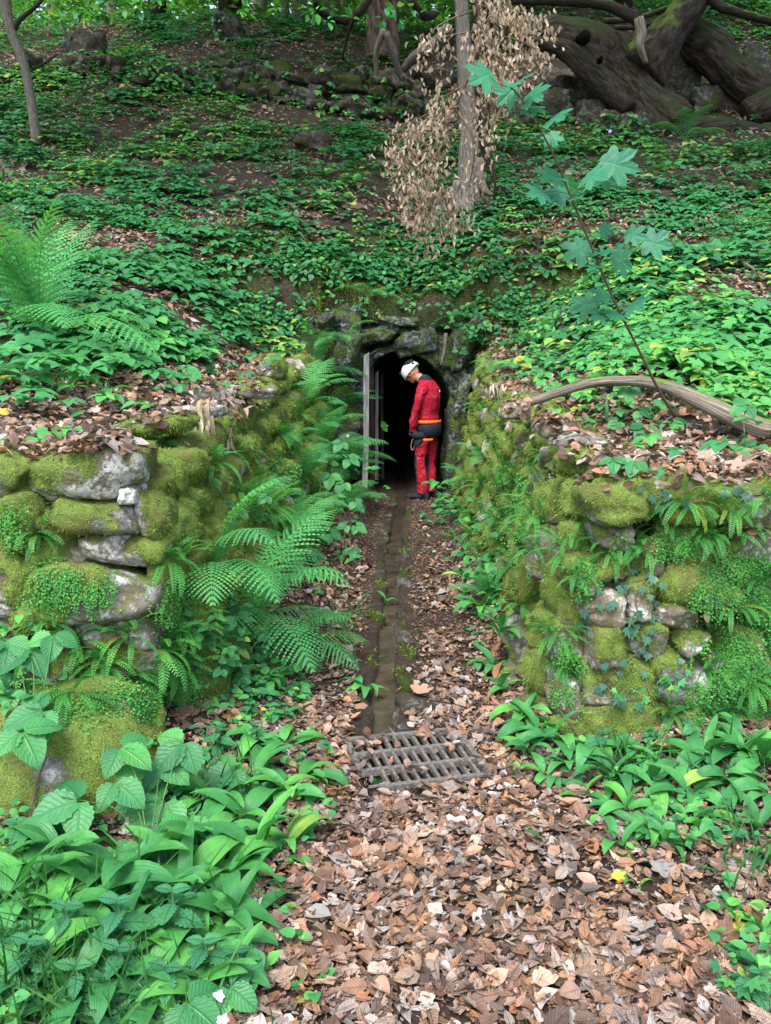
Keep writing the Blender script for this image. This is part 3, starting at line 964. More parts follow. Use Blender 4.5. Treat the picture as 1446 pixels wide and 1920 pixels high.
for (cx, cy, w, h, lab) in bould:
    b, _ = hit(cx, cy + h * 0.4)
    s = b[1] / FPX
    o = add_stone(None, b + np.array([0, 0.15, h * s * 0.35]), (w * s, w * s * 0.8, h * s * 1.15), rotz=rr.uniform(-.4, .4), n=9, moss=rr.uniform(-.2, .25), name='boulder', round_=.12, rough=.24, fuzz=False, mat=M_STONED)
    tag(o, lab, 'boulder', 'loose slabs and boulders')

# drain channel kerb stones
chan = thing('drain_channel', (0.05, 6, 0), 'narrow stone edged drain channel running down the trench', 'drain channel')
y = 3.45
kk = 0
rs = random.Random(4)
for sgn in (-1, 1):
    y = 3.42 + 0.1 * (sgn > 0)
    while y < 10.0:
        L = rs.uniform(0.2, 0.42)
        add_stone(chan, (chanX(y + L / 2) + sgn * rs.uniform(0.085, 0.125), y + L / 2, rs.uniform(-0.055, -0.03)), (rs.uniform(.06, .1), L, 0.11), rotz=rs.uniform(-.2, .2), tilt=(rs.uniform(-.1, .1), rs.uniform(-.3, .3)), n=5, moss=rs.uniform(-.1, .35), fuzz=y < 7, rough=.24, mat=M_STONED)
        y += L + rs.uniform(0.0, 0.06) + (0.45 if rs.random() < .3 else 0)
add_stone(chan, (0.17, 3.63, -0.0), (.22, .26, .10), rotz=.5, n=9, moss=-.3, mat=M_STONED, label='flat dark slab at the mouth of the drain')
add_stone(chan, (0.13, 3.42, -0.02), (.16, .07, .08), rotz=.1, n=5, moss=-.3, mat=M_STONED)
o = None
build_bvh()

# water
m, nt, out = newmat('muddy_water')
geo = N(nt, 'ShaderNodeNewGeometry')
nw = noise(nt, geo.outputs['Position'], 9, 3)
nw2 = noise(nt, geo.outputs['Position'], 60, 3)
cw = ramp(nt, nw, [(0.3, (0.035, 0.027, 0.02)), (0.7, (0.085, 0.067, 0.05))])
principled(nt, out, cw, 0.04, bump(nt, nw2, 0.35, 0.004), 0.6)
M_WATER = m
ys = np.arange(3.28, 17, 0.05)
xs = np.linspace(-0.08, 0.08, 5)
WV = np.array([[chanX(yy) + x, yy, -0.048 + 0.0012 * (yy - 3.28)] for yy in ys for x in xs])
obj('water', mesh('water', WV, grid_quads(len(ys), 5)[:, ::-1], None, {'tint': WV[:, 0] * 0}), M_WATER, kind='structure')

# ------------------------------------------------------------------ drain grate
M_IRON = solid('rusty_cast_iron', (0.14, 0.13, 0.12), 0.7, 0.4, 60, 0.6, 0.5, 0.003)
GA = -0.13
gr = thing('drain_grate', (0.125, 3.13, 0.012), 'rusty iron drain grate with slanting slots lying in the leaf litter', 'drain grate')


def gpart(name, lo, hi, shear=True):
    a = Acc()
    box(a, lo, hi)
    return obj(name, a.mesh(name, False), M_IRON, gr)


gr.rotation_euler = (0.02, 0.02, 15 * D2R)
GW, GD = 0.25, 0.205
ylev = [-GD, -0.075, 0.065, GD]
for yv in ylev:
    gpart('cross_bar', (-GW, yv - 0.011, -0.02), (GW, yv + 0.011, 0.006))
for r_ in range(3):
    for k in range(13):
        xk = -GW + 2 * GW * k / 12
        if (r_, k) in ((0, 0), (0, 1)):
            continue
        w = 0.012 if k in (0, 12) else 0.0068
        gpart('bar', (xk - w, ylev[r_] + 0.011, -0.02), (xk + w, ylev[r_ + 1] - 0.011, 0.004 if k not in (0, 12) else 0.007))

# ------------------------------------------------------------------ timber at the adit mouth
tf = thing('mine_timbers', (P(690, 930, 10.1)[0], 10.1, 0), 'weathered timber posts standing at the left side of the adit mouth', 'timber frame')


def post(name, px, y0, y1, w, d, lean=0.0, mat=None, dep=0.05, parent=None, label=None):
    parent = parent or tf
    a = Acc()
    top, bot = P(px, y0, d), P(px, y1, d)
    top[0] += lean
    n = 9
    zz = np.linspace(0, 1, n)
    V, s = [], w / FPX * d
    for t in zz:
        c = bot * (1 - t) + top * t
        c = c + np.array([fbm([[t * 2, px, 0]], 2)[0] * 0.008, 0, 0])
        for (sx, sy) in ((-1, -1), (1, -1), (1, 1), (-1, 1)):
            V.append(c + np.array([sx * s / 2 * (1 + .06 * vnoise([[t * 7, sx, px]])[0]), sy * dep / 2, 0]))
    V = np.array(V)
    V[-4:, 2] += np.array([0.0, 0.03, 0.05, 0.01])
    Q = list(grid_quads(n, 4, True)) + [[3, 2, 1, 0], [(n - 1) * 4, (n - 1) * 4 + 1, (n - 1) * 4 + 2, (n - 1) * 4 + 3]]
    uv = np.stack([V[:, 0] * 3, V[:, 2]], -1)
    a.add(V - np.array(parent.location), None, Q, uv)
    o = obj(name, a.mesh(name, False), mat or M_WEATHER, parent)
    if label:
        o['label'] = label
    return o


post('post', 685, 668, 932, 10, 10.05, 0.01, label='grey weathered front post')
post('post', 697, 690, 905, 9, 10.45, 0.0, M_BARKD, label='brown dark post')
post('plank', 706, 700, 900, 6, 10.7, 0.0, M_WEATHER, 0.03)
post('plank', 717, 705, 898, 6, 10.95, 0.0, M_BARKD, 0.03)
tp = thing('timber_post', (P(835, 920, 10.5)[0], 10.5, 0), 'dark timber plank standing behind the person in the adit', 'timber post')
post('plank', 838, 770, 925, 9, 10.5, 0.0, M_BARKD, 0.04, tp)
post('plank', 845, 800, 925, 6, 10.6, 0.0, M_BARKD, 0.04, tp)
a = Acc()
c = P(702, 905, 9.95)
box(a, (-0.075, -0.06, 0), (0.075, 0.06, 0.02))
o = obj('board', a.mesh('board', False), M_WEATHER, loc=(c[0], 10.0, 0.03), kind='thing')
o.rotation_euler = (0.1, 0.05, 0.1)
tag(o, 'short pale board lying on the ground inside the adit mouth', 'board')
# root hanging beside the opening
a = Acc()
pts = [P(836, 625, 10.0), P(834, 650, 9.98), P(830, 672, 9.97), P(826, 684, 9.97)]
tube(a, pts, [0.025, 0.02, 0.016, 0.004], 8, 0.15, 9, sub=4)
o = obj('root', a.mesh('root'), M_BRANCH, kind='thing')
tag(o, 'thick brown root stub hanging over the right side of the adit', 'root')

# ------------------------------------------------------------------ the person
def lathe(acc, rows, seg=20):
    """rows: (centre xyz, fwd radius, side radius) with rings in the plane across the row direction"""
    C = np.array([r[0] for r in rows], float)
    T = nrm(np.gradient(C, axis=0))
    a = np.linspace(0, 2 * math.pi, seg, endpoint=False)
    V = []
    for c, t, r in zip(C, T, rows):
        S = nrm(np.cross(t, [1, 0, 0])) if abs(t[0]) < 0.9 else nrm(np.cross(t, [0, 0, 1]))
        Fd = np.cross(S, t)
        V.append(c + np.cos(a)[:, None] * Fd * r[1] + np.sin(a)[:, None] * S * r[2])
    V = np.concatenate(V)
    n = len(C)
    Q = grid_quads(n, seg, True)
    V = np.vstack([V, C[0], C[-1]])
    j = np.arange(seg)
    T3 = np.vstack([np.stack([np.full(seg, n * seg), (j + 1) % seg, j], -1), np.stack([np.full(seg, n * seg + 1), (n - 1) * seg + j, (n - 1) * seg + (j + 1) % seg], -1)])
    acc.add(V, T3, Q)


def blob(acc, c, r, n=16):
    rows = []
    for t in np.linspace(-0.98, 0.98, n):
        k = math.sqrt(1 - t * t)
        rows.append((np.array(c) + np.array([0, 0, t * r[2]]), max(k * r[0], 1e-3), max(k * r[1], 1e-3)))
    lathe(acc, rows, 20)


# body axes: x forward, y to the person's left, z up; rotated into the scene by the empty
foot = np.array([P(797, 932, 10.02)[0], 10.02, 0.0])
person = thing('person', foot, 'person in red overalls and white helmet looking down at the adit mouth', 'person')
FACE = math.atan2(0.42, -0.9)
person.rotation_euler = (0, 0, FACE)
B = Acc()
# torso
lathe(B, [((-0.035, 0, 0.80), .10, .13), ((-0.045, 0, 0.86), .128, .165), ((-0.045, 0, 0.92), .132, .17), ((-0.035, 0, 1.00), .118, .155), ((-0.03, 0, 1.08), .125, .16),
          ((-0.03, 0, 1.18), .138, .172), ((-0.035, 0, 1.28), .145, .18), ((-0.03, 0, 1.36), .135, .178), ((-0.01, 0, 1.42), .11, .15), ((0.02, 0, 1.465), .08, .10), ((0.06, 0, 1.50), .062, .065)], 28)
# shoulders
for s in (1, -1):
    blob(B, (-0.02, s * .165, 1.375), (.075, .065, .075))
# neck and head
lathe(B, [((0.03, 0, 1.45), .062, .062), ((0.075, 0, 1.50), .054, .054), ((0.11, 0, 1.535), .052, .052)], 16)
hb = np.array([0.185, 0, 1.575])
HR = Euler((0, 0.75, 0.10)).to_matrix()         # head bowed


def hp(x, y, z):
    return hb + np.array(HR @ Vector((x, y, z)))


HA = Acc()
blob(HA, (0, 0, 0.01), (.088, .072, .10), 20)
blob(HA, (.03, 0, -.05), (.055, .052, .065), 14)
blob(HA, (.072, 0, -.088), (.02, .024, .02), 10)        # chin
blob(HA, (.097, 0, -.022), (.018, .013, .024), 10)      # nose
blob(HA, (.084, 0, .018), (.012, .045, .010), 10)       # brow
blob(HA, (.088, 0, -.058), (.012, .022, .006), 8)       # lips
blob(HA, (.088, 0, -.068), (.010, .018, .005), 8)
for s in (1, -1):
    blob(HA, (-0.005, s * .074, -.01), (.018, .010, .030), 10)
HV = np.concatenate(HA.V)
HV = HV @ np.array(HR).T + hb
B.add(HV, np.concatenate(HA.T), np.concatenate(HA.Q))
nheadV = None
# legs
LEG = {1: [(0.0, .09, .84), (0.015, .098, .70), (0.03, .10, .55), (0.035, .10, .46), (0.015, .10, .34), (-.005, .10, .20), (-.01, .10, .09)],
       -1: [(-.02, -.09, .84), (-.03, -.09, .70), (-.03, -.085, .55), (-.02, -.08, .46), (-.04, -.075, .34), (-.05, -.07, .20), (-.05, -.065, .09)]}
LR = [.105, .098, .082, .075, .078, .072, .068]
for s in (1, -1):
    lathe(B, [(np.array(c), r, r * 0.95) for c, r in zip(LEG[s], LR)], 20)
# arms: the left one hangs in front of the hip, the right one reaches to the front
ARM = {1: [(-.015, .175, 1.38), (.01, .205, 1.25), (.04, .215, 1.12), (.075, .20, .98), (.10, .175, .865)],
       -1: [(-.015, -.175, 1.38), (.03, -.20, 1.25), (.06, -.20, 1.12), (.13, -.13, .99), (.17, -.06, .90)]}
AR = [.066, .060, .052, .050, .042]
for s in (1, -1):
    lathe(B, [(np.array(c), r, r) for c, r in zip(ARM[s], AR)], 16)
# hands: palm, four fingers and a thumb each, curled round the harness
for s in (1, -1):
    w = np.array(ARM[s][-1], float)
    d = nrm(np.array([-.55, .10, -.75])) if s == 1 else nrm(np.array([.1, .5, -.85]))
    side = nrm(np.cross(d, [0, 1, 0.2]))
    nn_ = np.cross(side, d)
    lathe(B, [(w - d * .01, .034, .032), (w + d * .04, .040, .026), (w + d * .085, .042, .022)], 14)
    for f in range(4):
        o_ = side * (-.030 + .020 * f)
        ln = (.062, .072, .068, .052)[f]
        p0 = w + d * .075 + o_
        p1 = p0 + d * ln * .5 - nn_ * .012 * s
        p2 = p1 + d * ln * .5 - nn_ * .028 * s
        lathe(B, [(p0, .0115, .0115), (p1, .0105, .0105), (p2, .0085, .0085)], 8)
    t0 = w + d * .025 + side * (-.032 if s == 1 else .032)
    t1 = t0 + d * .03 + side * (-.018 if s == 1 else .018)
    lathe(B, [(t0, .014, .014), (t1, .012, .012), (t1 + d * .028, .0095, .0095)], 8)
# collar
bm = B.mesh('body')
bo = bpy.data.objects.new('body', bm)
COL.objects.link(bo)
md = bo.modifiers.new('r', 'REMESH'); md.mode = 'VOXEL'; md.voxel_size = 0.0065; md.use_smooth_shade = True
md2 = bo.modifiers.new('s', 'SMOOTH'); md2.factor = 0.5; md2.iterations = 4
dg = bpy.context.evaluated_depsgraph_get()
nm_ = bpy.data.meshes.new_from_object(bo.evaluated_get(dg))
bpy.data.objects.remove(bo)
nm_.name = 'body'
nv = len(nm_.vertices)
Vb = np.empty(nv * 3, np.float32); nm_.vertices.foreach_get('co', Vb); Vb = Vb.reshape(-1, 3)
Nb = np.empty(nv * 3, np.float32); nm_.vertices.foreach_get('normal', Nb); Nb = Nb.reshape(-1, 3)
hl = (Vb - hb) @ np.array(HR)                 # head local
ishead = (np.linalg.norm((hl - [0, 0, -.01]) / [.13, .11, .15], axis=1) < 1)
gl = np.zeros(nv, bool)
for s in (1, -1):
    w = np.array(ARM[s][-1]); gl |= (np.linalg.norm(Vb - w - [0, 0, -.06], axis=1) < .14) & (Vb[:, 2] < w[2] + .0) & (np.abs(Vb[:, 1] - w[1]) < .09) & ((Vb[:, 0] > .0) | (Vb[:, 1] > .15))
cloth = ~ishead & ~gl
# folds in the overalls
fold = fbm(Vb * np.array([9, 9, 5.0]) + 4, 3) * 0.015 + np.abs(vnoise(Vb * np.array([10, 10, 22.0]) + 8)) * -0.010 * (np.abs(Vb[:, 2] - 0.45) < .22) \
    + np.abs(vnoise(Vb * np.array([14, 14, 20.0]) + 2)) * -0.010 * (np.abs(Vb[:, 1]) > .14) + 0.012 * np.exp(-((Vb[:, 2] - 1.015) / .035) ** 2) * (np.abs(Vb[:, 1]) < .17)
Vb = Vb + Nb * (fold * cloth)[:, None]
nm_.vertices.foreach_set('co', Vb.astype(np.float32).ravel())
npl = len(nm_.polygons)
pc = np.empty(npl * 3, np.float32)
nm_.polygons.foreach_get('center', pc); pc = pc.reshape(-1, 3)
hl = (pc - hb) @ np.array(HR)
hd = (np.linalg.norm((hl - [0, 0, -.01]) / [.13, .11, .15], axis=1) < 1) | ((pc[:, 2] > 1.5) & (pc[:, 0] > .09))
mi = np.zeros(npl, np.int32)
mi[(pc[:, 2] > 1.482) & ~hd] = 2                       # dark collar
mi[hd] = 1
mi[hd & (hl[:, 2] > -.005) & (np.abs(hl[:, 1]) > .062) & (hl[:, 0] < 0.0)] = 4
for s in (1, -1):
    w = np.array(ARM[s][-1])
    g_ = (np.linalg.norm(pc - w - [-.02 * s, 0, -.07], axis=1) < .135) & (pc[:, 2] < w[2] + .0) & ((np.abs(pc[:, 1] - w[1]) < .05) if s == 1 else (pc[:, 0] > .10))
    if s == 1:
        g_ &= (pc[:, 1] > .12)
    mi[g_] = 2
# knee patches and shin pads on the front of the legs
mi[(pc[:, 2] < .56) & (pc[:, 2] > .16) & (pc[:, 0] > .045 - (pc[:, 1] < 0) * .1) & (mi == 0)] = 3
nm_.polygons.foreach_set('material_index', mi)
nm_.polygons.foreach_set('use_smooth', np.ones(npl, bool))


def cloth_mat(name, col, mud=0.5):
    m, nt, out = newmat(name)
    tc = N(nt, 'ShaderNodeTexCoord')
    a_ = noise(nt, tc.outputs['Object'], 9, 5, .6)
    b_ = noise(nt, tc.outputs['Object'], 40, 4, .7)
    c_ = noise(nt, tc.outputs['Object'], 400, 2, .5)
    c = mixc(nt, 1.0, col, ramp(nt, a_, [(.3, (.8, .8, .8)), (.7, (1.08, 1.08, 1.08))]), 'MULTIPLY')
    mf = ramp(nt, mathn(nt, 'ADD', mathn(nt, 'MULTIPLY', a_, .5), mathn(nt, 'MULTIPLY', b_, .6)), [(.60, (0, 0, 0)), (.68, (1, 1, 1))])
    c = mixc(nt, mathn(nt, 'MULTIPLY', mf, mud), c, (.36, .22, .17))
    principled(nt, out, c, .9, bump(nt, mathn(nt, 'ADD', a_, mathn(nt, 'MULTIPLY', c_, .15)), .7, .014), .12)
    return m


M_RED = cloth_mat('red_overall_cloth', (0.36, 0.011, 0.03), .35)
M_SKIN = solid('skin', (0.42, 0.22, 0.16), .55, .4, 60, .15, .1, .001)
M_BLACK = cloth_mat('dark_fabric', (0.022, 0.026, 0.034), .10)
M_HAIR = solid('grey_hair', (0.25, 0.23, 0.21), .7, .3, 200, .5, .8, .002)
for m_ in (M_RED, M_SKIN, M_BLACK, M_BLACK, M_HAIR):
    nm_.materials.append(m_)
body = obj('body', nm_, None, person)


def shell(name, parts, mat, parent, fn=None, smooth=True):
    a = Acc()
    parts(a)
    return obj(name, a.mesh(name, smooth), mat, parent)


M_ORANGE = solid('orange_webbing', (0.85, 0.16, 0.02), .6, .3, 80, .2, .2, .001)
M_METAL = solid('aluminium_gear', (0.5, 0.52, 0.55), .35, .5, 80, .2, .1, .001, .8)
M_WHITE = None
m, nt, out = newmat('scuffed_helmet')
tc = N(nt, 'ShaderNodeTexCoord')
n_ = noise(nt, tc.outputs['Object'], 26, 4, .6)
c_ = ramp(nt, n_, [(.36, (.05, .06, .06)), (.42, (.62, .66, .60)), (.7, (.76, .78, .70))])
principled(nt, out, c_, .4, None, .5)
M_HELMET = m
# boots
for s in (1, -1):
    ank = np.array(LEG[s][-1])
    x0 = ank[0]
    def f_(a, s=s, x0=x0):
        rows = [((x0 - .085, s * .10, .045), .03, .028), ((x0 - .07, s * .10, .05), .048, .040), ((x0 - .01, s * .10, .06), .056, .046), ((x0 + .06, s * .10, .05), .044, .048), ((x0 + .13, s * .10, .04), .036, .048), ((x0 + .18, s * .10, .034), .028, .036), ((x0 + .20, s * .10, .03), .012, .018)]
        C = rows
        V = []
        aa = np.linspace(0, 2 * math.pi, 18, endpoint=False)
        for c, rz, ry in rows:
            v = np.stack([np.full(18, c[0]), c[1] + np.cos(aa) * ry, c[2] + np.sin(aa) * rz], -1)
            v[:, 2] = np.maximum(v[:, 2], .006)
            V.append(v)
        V = np.concatenate(V)
        V = np.vstack([V, rows[0][0], rows[-1][0]])
        n = len(rows); j = np.arange(18)
        T3 = np.vstack([np.stack([np.full(18, n * 18), j, (j + 1) % 18], -1), np.stack([np.full(18, n * 18 + 1), (n - 1) * 18 + (j + 1) % 18, (n - 1) * 18 + j], -1)])
        a.add(V, T3, grid_quads(n, 18, True)[:, ::-1])
        lathe(a, [((x0 - .02, s * .10, .05), .055, .05), ((x0 - .01, s * .10, .13), .055, .05)], 16)
    bt = shell('boot', f_, M_BLACK, person)
# helmet: dome with brim, head lamp, battery, strap
def f_(a):
    rows = []
    n, sg = 10, 28
    V = []
    for i in range(n):
        t = i / (n - 1) * math.pi * 0.5
        for j in range(sg):
            an = 2 * math.pi * j / sg
            v = Vector((math.cos(an) * .128 * math.cos(t) * (1.0), math.sin(an) * .105 * math.cos(t), .02 + .115 * math.sin(t) ** .9 - (.018 * math.cos(an) if i == 0 else 0)))
            V.append(hp(*v))
    Q = grid_quads(n, sg, True)
    V = np.array(V)
    a.add(V, None, Q)
    # rim turned down and the inner wall
    V2 = []
    for rr_, zz_ in ((1.0, .02), (1.03, .005), (.97, .0), (.93, .02)):
        for j in range(sg):
            an = 2 * math.pi * j / sg
            V2.append(hp(math.cos(an) * .128 * rr_, math.sin(an) * .105 * rr_, zz_ - .018 * math.cos(an)))
    a.add(np.array(V2), None, grid_quads(4, sg, True))
helm = shell('helmet', f_, M_HELMET, person)
def f_(a):
    for (x, y, z, r) in ((-.055, .055, .105, .036), (-.085, .03, .10, .034), (-.02, .06, .115, .024), (-.09, .06, .06, .02)):
        blob(a, hp(x, y, z), (r, r * .9, r * .8), 8)
    lathe(a, [(hp(.10, 0, .09), .02, .02), (hp(.135, 0, .085), .024, .024)], 12)
    for k in range(3):
        lathe(a, [(hp(-.05 + .03 * k, .095 - .01 * k, .055 + .015 * k), .007, .007), (hp(-.045 + .03 * k, .1 - .01 * k, .05 + .015 * k), .007, .007)], 8)
shell('head_lamp', f_, M_BLACK, helm)
def f_(a):
    tube(a, [hp(-.03, .088, .02), hp(.0, .083, -.03), hp(.03, .06, -.085), hp(.07, .0, -.112)], [.007] * 4, 6, sub=3)
    tube(a, [hp(.06, .083, .02), hp(.03, .078, -.03), hp(.0, .08, -.03)], [.006] * 3, 6, sub=3)
shell('chin_strap', f_, M_ORANGE, helm)
def f_(a):
    for s in (1, -1):
        blob(a, hp(.082, s * .028, .002), (.010, .012, .010), 8)
shell('eye', f_, solid('eye', (.08, .06, .05), .2, .5), person)
# harness: padded seat, orange belt and leg loop, gear in front
def f_(a):
    lathe(a, [((-.055, .0, .775), .10, .13), ((-.055, 0, .82), .145, .178), ((-.05, 0, .90), .15, .187), ((-.045, 0, .955), .142, .178), ((-.04, 0, .965), .12, .15)], 30)
    for s in (1, -1):
        c = np.array(LEG[s][1])
        lathe(a, [(c + [.01, 0, .07], .10, .10), (c + [.01, 0, .1], .115, .112), (c + [.01, 0, .15], .11, .11)], 20)
    lathe(a, [((.055, .10, .70), .045, .075), ((.05, .10, .76), .066, .08), ((.045, .10, .80), .07, .08)], 16)
hz = shell('harness', f_, M_BLACK, person)
def ringband(a, c, rf, rs_, z0, z1, seg=40, a0=0, a1=2 * math.pi, th=.006):
    an = np.linspace(a0, a1, seg)
    V = []
    for (k, z) in ((0, z0), (th, z0), (th, z1), (0, z1)):
        V.append(np.stack([c[0] + np.cos(an) * (rf + k), c[1] + np.sin(an) * (rs_ + k), z + 0 * an], -1))
    V = np.array(V).transpose(1, 0, 2).reshape(-1, 3)
    a.add(V, None, grid_quads(seg, 4, True))
shell('belt', lambda a: ringband(a, (-.042, 0), .142, .180, .955, .995), M_ORANGE, hz)
shell('leg_loop', lambda a: ringband(a, (-.02, .098), .122, .122, .745, .778, 14, 1.9, 3.0), M_ORANGE, hz)
def f_(a):
    for k in range(5):
        t = 2.2 * k
        c = np.array([.125 + .012 * math.sin(t), .04 + .03 * math.cos(t * 1.7), .86 - .03 * k])
        an = np.linspace(0, 2 * math.pi, 13)
        tube(a, [c + np.array([.012 * math.cos(q), .010 * math.sin(q) * math.cos(t), .028 * math.sin(q)]) for q in an], [.005] * 13, 6, caps=False)
shell('carabiner', f_, M_METAL, hz)
shell('rope_loop', lambda a: tube(a, [(.13, .06, .78), (.155, .07, .72), (.165, .07, .66), (.15, .07, .62), (.125, .07, .64), (.12, .07, .72)], [.006] * 6, 8, sub=4), solid('rope', (.40, .28, .17), .8), hz)
for (zz, nm2) in ((1.30, 'zip_pull'),):
    shell('zip_pull', lambda a: box(a, (-.19, -.01, 1.33), (-.178, .01, 1.36)), M_METAL, person)
# ------------------------------------------------------------------ leaf templates (x across, y along, z up)
def leaf_tpl(n=4, width=0.5, fold=0.12, droop=0.15, point=1.3, serr=0.0, base=0.35, pleat=0.0, curl=0.0, halfcols=1):
    """a single leaf of length 1, (V, T, Q, uv)"""
    t = np.linspace(0, 1, n + 1)
    w = width * 0.5 * (np.sin(math.pi * t ** base) ** 0.8) * (1 - t ** 6 * 0.3)
    w = width * 0.5 * np.clip(np.sin(math.pi * np.clip(t, 0, 1) ** 0.75), 0, 1) ** (1 / point)
    V, uv = [], []
    for k, tt in enumerate(t):
        z0 = -droop * tt * tt
        for c in np.linspace(-1, 1, 2 * halfcols + 1):
            s = 1 + (serr * (1 if k % 2 else -1) if abs(c) == 1 else 0)
            z = z0 + fold * abs(c) * w[k] * 2 - curl * c * c * w[k] * 3 + pleat * (1 if k % 2 else -1) * (abs(c) if abs(c) < 1 else 0.5) * width
            V.append((c * w[k] * s, tt - (0.05 * width * abs(c) if k % 2 else 0) * (serr > 0), z))
            uv.append((c, tt))
    m = 2 * halfcols + 1
    Q = grid_quads(n + 1, m)[:, ::-1]
    return np.array(V), None, Q, np.array(uv)


def lobed_tpl(prof, fold=0.1, droop=0.15, curl=0.0):
    """leaf as a fan of (angle deg from tip axis, radius), one side; mirrored"""
    pts = [(math.sin(a * D2R) * r, 0.42 + math.cos(a * D2R) * r) for a, r in prof]
    full = pts + [(-x, y) for x, y in pts[::-1] if abs(x) > 1e-6]
    full = np.array(full)
    c = np.array([[0, 0.42]])
    P2 = np.vstack([c, full])
    r2 = np.hypot(P2[:, 0], P2[:, 1] - .42)
    z = fold * np.abs(P2[:, 0]) - droop * r2 ** 2
    V = np.c_[P2, z]
    n = len(full)
    j = np.arange(n)
    T = np.stack([np.zeros(n, int), (j + 1) % n + 1, j + 1], -1)
    uv = np.c_[P2[:, 0] * 2, P2[:, 1]]
    return V, T, None, uv


SYC_PROF = [(0, .60), (8, .50), (14, .52), (22, .40), (30, .30), (38, .44), (46, .52), (50, .62), (60, .52), (70, .50), (80, .36), (92, .28), (100, .42), (112, .50), (122, .46), (138, .36), (155, .40), (172, .40), (180, .36)]
IVY_PROF = [(0, .60), (18, .36), (32, .26), (52, .52), (66, .34), (80, .28), (106, .48), (130, .36), (155, .36), (180, .28)]
T_SYC = lobed_tpl(SYC_PROF, .12, .25)
T_IVY = lobed_tpl(IVY_PROF, .1, .2)
T_HERB = leaf_tpl(3, 0.72, 0.12, 0.18)
T_HERBN = leaf_tpl(8, 0.74, 0.14, 0.22, serr=0.07, pleat=0.012, halfcols=1)
T_BRAM = leaf_tpl(14, 0.76, 0.10, 0.20, serr=0.05, pleat=0.014, halfcols=2)
T_NET = leaf_tpl(14, 0.62, 0.10, 0.28, serr=0.12, pleat=0.012, halfcols=2)
T_LIT = [leaf_tpl(4, .62, .25, -.25, halfcols=1, curl=.0), leaf_tpl(4, .55, -.3, .3, halfcols=1), leaf_tpl(5, .5, .5, .1, halfcols=1), lobed_tpl(SYC_PROF[::2] + [SYC_PROF[-1]] if len(SYC_PROF) % 2 == 0 else SYC_PROF[::2], .3, -.3), leaf_tpl(4, .7, .05, .55, halfcols=1), leaf_tpl(4, .42, .8, -.15, halfcols=1)]
T_LITFAR = [leaf_tpl(2, .6, .25, -.25), leaf_tpl(2, .5, -.3, .3)]


def tplmesh(name, t, tint=0.0, smooth=True):
    V, T, Q, uv = t
    return mesh(name, V, [f for f in (T, Q) if f is not None], uv, {'tint': np.full(len(V), tint)}, smooth)


# ------------------------------------------------------------------ fern fronds
def frond_geo(a0, a1, npin=24, wmax=0.30, lobes=8, stipe=0.12, fernlike=True, roundp=False, seed=0, twist=0.0):
    """a frond of length 1 growing in +y from the origin, arching from angle a0 to a1"""
    rs = np.random.RandomState(seed)
    n = 26
    t = np.linspace(0, 1, n)
    ang = (a0 + (a1 - a0) * t ** 1.3) * D2R
    y = np.concatenate([[0], np.cumsum(np.cos(ang[:-1]) / (n - 1))])
    z = np.concatenate([[0], np.cumsum(np.sin(ang[:-1]) / (n - 1))])
    x = twist * t ** 2
    acc = Acc()
    tube(acc, np.c_[x, y, z], np.interp(t, [0, 1], [0.007, 0.0015]), 4, caps=False, tint=0.2)
    acc.uv[-1][:, 0] = 0.5
    acc.uv[-1][:, 1] = 0.5
    for k in range(npin):
        tt = stipe + (1 - stipe) * (k + .5) / npin
        q = (tt - stipe) / (1 - stipe)
        if roundp:
            L = wmax * (math.sin(math.pi * min(1, q * 0.9 + .08)) ** .4)
        else:
            L = wmax * (np.interp(q, [0, .15, .4, .6, .8, .93, 1], [.45, .75, 1.0, .86, .5, .2, .05])) * rs.uniform(.93, 1.07)
        c = np.array([np.interp(tt, t, x), np.interp(tt, t, y), np.interp(tt, t, z)])
        a = np.interp(tt, t, ang)
        fwd = np.array([0, math.cos(a), math.sin(a)])
        up = np.array([0, -math.sin(a), math.cos(a)])
        for s in (-1, 1):
            fa = (22 + rs.uniform(-4, 4) + 25 * q) * D2R
            d = np.array([s, 0, 0]) * math.cos(fa) + fwd * math.sin(fa)
            pn = nrm(up + np.array([s * .10, 0, 0]))
            side = np.cross(d, pn)
            dr = -up * 0.18 - np.array([0, 0, .10])
            if roundp:
                w = L * 0.17
                pts = [c, c + d * L * .35 + side * w, c + d * L * .85 + side * w * .8, c + d * L, c + d * L * .85 - side * w * .8, c + d * L * .35 - side * w]
                acc.add(pts, None, [[0, 1, 2, 3], [0, 3, 4, 5]], [[0, .1]] * 6, tint=0.0)
                continue
            m = lobes
            V = []
            uv = []
            for j in range(m + 1):
                u = j / m
                ctr = c + d * L * u + dr * L * u * u
                V.append(ctr); uv.append((0.0, u))
            T = []
            sp = L * .92 / m
            bw = min(.5 * (1 - stipe) / npin * .66, .04)
            for j in range(m):
                u = (j + .5) / m
                ww = bw * (1 - u ** 2.2) + .002
                for s2 in (-1, 1):
                    tip = c + d * L * (u + .28 / m) + dr * L * u * u + side * s2 * ww - up * ww * .15
                    V.append(tip); uv.append((s2 * .9, u))
                    T.append([j, j + 1, len(V) - 1] if s2 < 0 else [j + 1, j, len(V) - 1])
            acc.add(V, T, None, uv, tint=0.0)
    return acc


